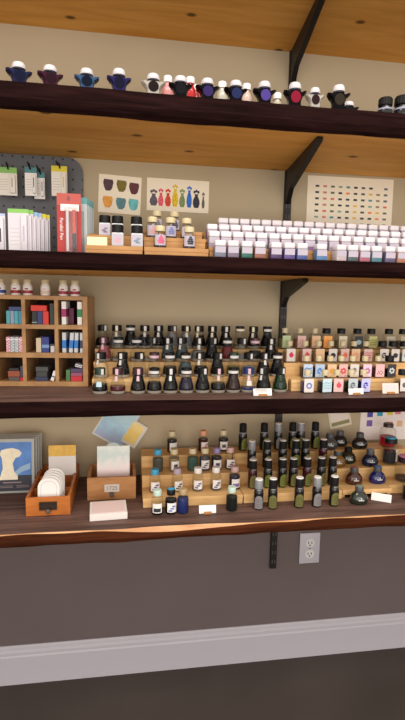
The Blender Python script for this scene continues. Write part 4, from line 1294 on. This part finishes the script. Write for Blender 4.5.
t, w, h = sheet('swatch_poster', .813, 1.010, .8085, .985, 'white poster with bright colour swatches behind the red ink jar', mat('white poster paper', (246, 238, 236), .8), 'poster', .01)
for (px, pz, c) in ((.848, .901, (84, 84, 170)), (.848, .868, (130, 104, 180)), (.885, .905, (56, 166, 196)), (.923, .908, (226, 214, 70)), (.953, .911, (226, 130, 140)), (.926, .862, (232, 150, 150)), (.962, .866, (232, 190, 150))):
    part('colour_swatch', None, lambda b: bx(b, px - .9115 - .0105, px - .9115 + .0105, -.0009, -.0003, pz - .89675 - .011, pz - .89675 + .011), paint(c, .8), t, False)

# ================================================================ lowest shelf, left side
def art_print(x, y, i, label):
    t = thing('art_print', (x, y, S4 + E), label, 'art print', 'upright sleeved art prints', 0, -.07)
    w, h = .135, .163
    part('board', None, lambda b: bx(b, -w / 2, w / 2, 0, .010, 0, h, .001), mat('grey sleeve', (172, 174, 168), .35), t, False)
    if i == 0:
        p = part('picture', None, lambda b: bx(b, -w / 2 + .008, w / 2 - .008, -.0008, 0, .007, h - .010), mat('sky blue print', (84, 130, 198), .5, noise=.25, scale=22), t, False)

        def plume(b):
            pts = [(-.030, .050), (-.022, .075), (-.024, .105), (-.030, .118), (-.026, .130), (-.012, .134), (.006, .136), (.024, .130), (.032, .120), (.026, .110), (.014, .106), (.006, .090), (.010, .066), (.024, .046), (.030, .040), (-.034, .040)]
            poly(b, pts, -.0014, -.0008)
        part('cream_plume', None, plume, mat('cream plume print', (246, 236, 208), .6, noise=.08, scale=60), p, False)
        part('cloud_streak', None, lambda b: poly(b, [(.006, .060), (.030, .080), (.056, .090), (.056, .072), (.032, .064), (.016, .052)], -.0012, -.0008), paint((150, 184, 212)), p, False)
        part('dark_ground', None, lambda b: (bx(b, -w / 2 + .008, w / 2 - .008, -.0016, -.0008, .007, .041), bx(b, .020, w / 2 - .008, -.0015, -.0008, .041, .054)), paint((48, 50, 62)), p, False)
        part('caption_lines', None, lambda b: (bx(b, -.022, .030, -.0021, -.0016, .031, .0345), bx(b, -.040, .006, -.0021, -.0016, .022, .0235), bx(b, .016, .052, -.0021, -.0016, .022, .0235), bx(b, -.040, .006, -.0021, -.0016, .0175, .019), bx(b, .016, .052, -.0021, -.0016, .0175, .019)), paint((150, 130, 130)), p, False)
    return t


for i, (x, y) in enumerate(((-.3365, -.1170), (-.3320, -.0990), (-.3280, -.0810), (-.3240, -.0630))):
    art_print(x, y, i, ['sleeved art print of a cream plume on blue sky, frontmost', 'grey-sleeved art print directly behind the plume print', 'grey-sleeved art print third in the upright stack', 'grey-sleeved art print rearmost in the upright stack'][i])


def box_open(name, x0, x1, y0, y1, h, wt, label, m, dividers=(), fh=None):
    t = thing(name, ((x0 + x1) / 2, y0, S4 + E), label, 'card box')
    w, d = (x1 - x0) / 2, y1 - y0
    part('front_panel', None, lambda b: bx(b, -w, w, 0, wt, 0, h, .0008), m, t, False)
    part('back_panel', None, lambda b: bx(b, -w, w, d - wt, d, 0, h, .0008), m, t, False)
    part('side_panel', None, lambda b: bx(b, -w, -w + wt, wt, d - wt, 0, h), m, t, False)
    part('side_panel', None, lambda b: bx(b, w - wt, w, wt, d - wt, 0, h), m, t, False)
    part('bottom_panel', None, lambda b: bx(b, -w + wt, w - wt, wt, d - wt, .001, .005), m, t, False)
    for yy in dividers:
        part('divider', None, lambda b: bx(b, -w + wt, w - wt, yy, yy + .004, .005, h - .004), m, t, False)
    return t


t = box_open('amber_drawer_box', -.2625, -.1475, -.2830, -.022, .0510, .0075, 'long amber wooden drawer box of white tags, left of tan box', DRAWER, (.075, .170))
hd = part('label_holder', None, lambda b: (bx(b, -.023, .023, -.003, 0, .0165, .0190), bx(b, -.023, .023, -.003, 0, .0365, .0390), bx(b, -.023, -.0205, -.003, 0, .019, .0365), bx(b, .0205, .023, -.003, 0, .019, .0365), bx(b, -.0205, .0205, -.0008, 0, .019, .0365, mi=1)), [BRASS, mat('dark recess', (40, 24, 12), .8)], t, False)
part('knob', None, lambda b: lathe(b, [(0, .013), (.0045, .0125), (.0068, .009), (.006, .005), (.0035, .003), (.0035, 0)], 16), KNOBM, t, True, loc=(.001, -.003, .0165), rot=(math.pi / 2, 0, 0))


def tag_card(x, y, hgt, label):
    def build(b):
        w = .0285
        pts = [(-w, 0), (w, 0), (w, hgt - .022)] + [(w * math.cos(a) * .98, hgt - .022 + .022 * math.sin(a)) for a in (k * math.pi / 8 for k in range(1, 8))] + [(-w, hgt - .022)]
        poly(b, pts, 0, .0012)
    o = thing('gift_tag', (x, y, .7149), label, 'gift tag', 'white arched gift tags', 0, -.12)
    part('tag_card', None, build, WHITE, o, False)

    def outline(b):
        w = .021
        pts = [(w * math.cos(a), hgt - .026 + .018 * math.sin(a)) for a in (k * math.pi / 10 for k in range(11))]
        for (a, c), (e, f) in zip(pts, pts[1:]):
            s = .94
            poly(b, [(a, c), (e, f), (e * s, hgt - .026 + (f - hgt + .026) * s), (a * s, hgt - .026 + (c - hgt + .026) * s)], -.0004, 0)
        bx(b, -w, -w * .94, -.0004, 0, .03, hgt - .026)
        bx(b, w * .94, w, -.0004, 0, .03, hgt - .026)
    part('embossed_border', None, outline, mat('grey emboss', (196, 192, 196), .6), o, False)


for i, (x, y, h_) in enumerate(((-.2065, -.266, .090), (-.2035, -.257, .093), (-.2010, -.248, .096), (-.1990, -.239, .099), (-.1970, -.230, .103))):
    tag_card(x, y, h_, 'white arched gift tag, %s in the amber drawer box' % ['frontmost', 'second from front', 'third from front', 'fourth from front', 'rearmost and tallest'][i])
t = thing('yellow_topped_card', (-.1900, -.105, .7149), 'white card with golden yellow top band, rear of amber drawer box', 'card', None, 0, -.08)
part('card', None, lambda b: bx(b, -.0400, .0400, 0, .0014, 0, .098), WHITE, t, False)
part('yellow_band', None, lambda b: bx(b, -.0400, .0400, -.0004, .0016, .098, .131), mat('golden yellow print', (232, 186, 84), .6, noise=.12, scale=60), t, False)

t = box_open('tan_card_box', -.110, .0290, -.1950, -.072, .067, .0085, 'short tan wooden card box labelled 1725, behind the white lid', TRAY)
part('label_plate', None, lambda b: bx(b, -.0215, .0215, -.0025, 0, .024, .047, .0006), mat('pale label plate', (204, 194, 184), .5), t, False, loc=(.0005, 0, 0))
part('pull_tab', None, lambda b: (bx(b, -.0065, .0065, -.0030, 0, .012, .0235), bx(b, -.005, .005, -.010, -.003, .012, .015)), KNOBM, t, False, loc=(.0005, 0, 0))
lettering('1725', .0165, mat('grey number print', (120, 110, 108), .7), t, (.0005, -.0028, .0355), (math.pi / 2, 0, 0), 'number')

t = thing('pastel_pack', (-.0365, -.150, .7160), 'shimmering pink and mint pack standing in the tan card box', 'paper pack', None, 0, -.06)
part('paper_stack', None, lambda b: bx(b, -.048, .048, 0, .010, 0, .138, .001), pastel('pearly wash', [(246, 222, 222), (246, 226, 226), (238, 234, 230), (206, 222, 218), (230, 236, 230)], .03, .138, .7), t, False)
part('sleeve_flap', None, lambda b: poly(b, blob(-.002, .136, .020, .012, 16), .002, .0035), glass('clear sleeve', (226, 236, 234), .5, .1), t, False)

t = thing('blue_wash_card', (-.030, -.004, .885), 'blue watercolour card tilted on the wall above the tan box', 'card')
t.rotation_euler = (0, math.radians(31), 0)
part('card', None, lambda b: bx(b, -.052, .052, -.0006, .0030, -.066, .070), mat('white card edge', (226, 226, 222), .7), t, False)
part('blue_wash', None, lambda b: bx(b, -.047, .052, -.0012, -.0006, -.061, .070), pastel('blue lilac wash', [(178, 190, 220), (168, 206, 230), (186, 222, 236), (200, 228, 236)], -.06, .06, 1.0), t, False)
t = thing('yellow_wash_card', (.0275, -.0085, .8500), 'yellow watercolour card overlapping right of the blue one', 'card')
t.rotation_euler = (0, math.radians(33), 0)
part('card', None, lambda b: bx(b, -.0265, .0265, 0, .0030, -.041, .041), mat('white card edge', (226, 226, 222), .7), t, False)
part('yellow_wash', None, lambda b: bx(b, -.0240, .0180, -.0006, 0, -.034, .036), pastel('yellow wash', [(246, 218, 130), (246, 212, 116), (248, 226, 160)], -.04, .04, .8), t, False)

t = thing('white_box_lid', (-.0470, -.2870, S4 + E), 'flat white box in front of the tan card box', 'box', None, .06)
part('box_body', None, lambda b: bx(b, -.0490, .0490, -.0420, .0420, 0, .0185, .001), mat('white carton', (226, 220, 214), .6), t, False)
part('lid_panel', None, lambda b: bx(b, -.0430, .0430, -.0360, .0360, .0185, .0192), mat('blush panel', (228, 204, 200), .6), t, False)


# ================================================================ price cards
def price_card(x, y, z, w, h, label, rz=0.0, tilt=-.25, m=None):
    t = thing('price_card', (x, y, z + E), label, 'price card', 'small white price cards', rz)
    part('card', None, lambda b: bx(b, -w / 2, w / 2, -.0005, .0005, .001, h), m or WHITE, t, False, rot=(tilt, 0, 0))
    part('wood_clip', None, lambda b: bx(b, -w * .22, w * .22, -.006, .006, 0, .0060, .001), TRAY, t, False)
    return t


c1 = price_card(.3575, -.345, S3, .050, .0200, 'white price card in front of the flask bottles')
part('printed_lines', None, lambda b: [bx(b, -.020, .012, -.0009, -.0005, .010 + k * .0035, .0112 + k * .0035) for k in range(3)], GREYT, c1, False, rot=(-.25, 0, 0))
price_card(.622, -.342, S3, .046, .0175, 'white price card in front of the picture-label square bottles', .12)
c3 = price_card(.7270, -.335, S3, .048, .0300, 'larger blush price card at right end of flask shelf', .0, -.2, mat('blush card', (232, 212, 200), .6))
part('inner_print', None, lambda b: bx(b, -.017, .017, -.0009, -.0005, .009, .026), paint((206, 204, 206)), c3, False, rot=(-.2, 0, 0))
price_card(.2215, -.318, S4, .047, .0230, 'white price card in front of the wide riser on lowest shelf')
t = thing('folded_card', (.745, -.292, S4 + E), 'white folded card lying crooked before the squat blue bottle', 'price card', None, -.55)
part('front_flap', None, lambda b: bx(b, -.028, .028, -.0005, .0005, 0, .024), WHITE, t, False, rot=(-.75, 0, 0))
part('back_flap', None, lambda b: bx(b, -.028, .028, -.0005, .0005, 0, .024), WHITE, t, False, loc=(0, .0335, 0), rot=(.75, 0, 0))
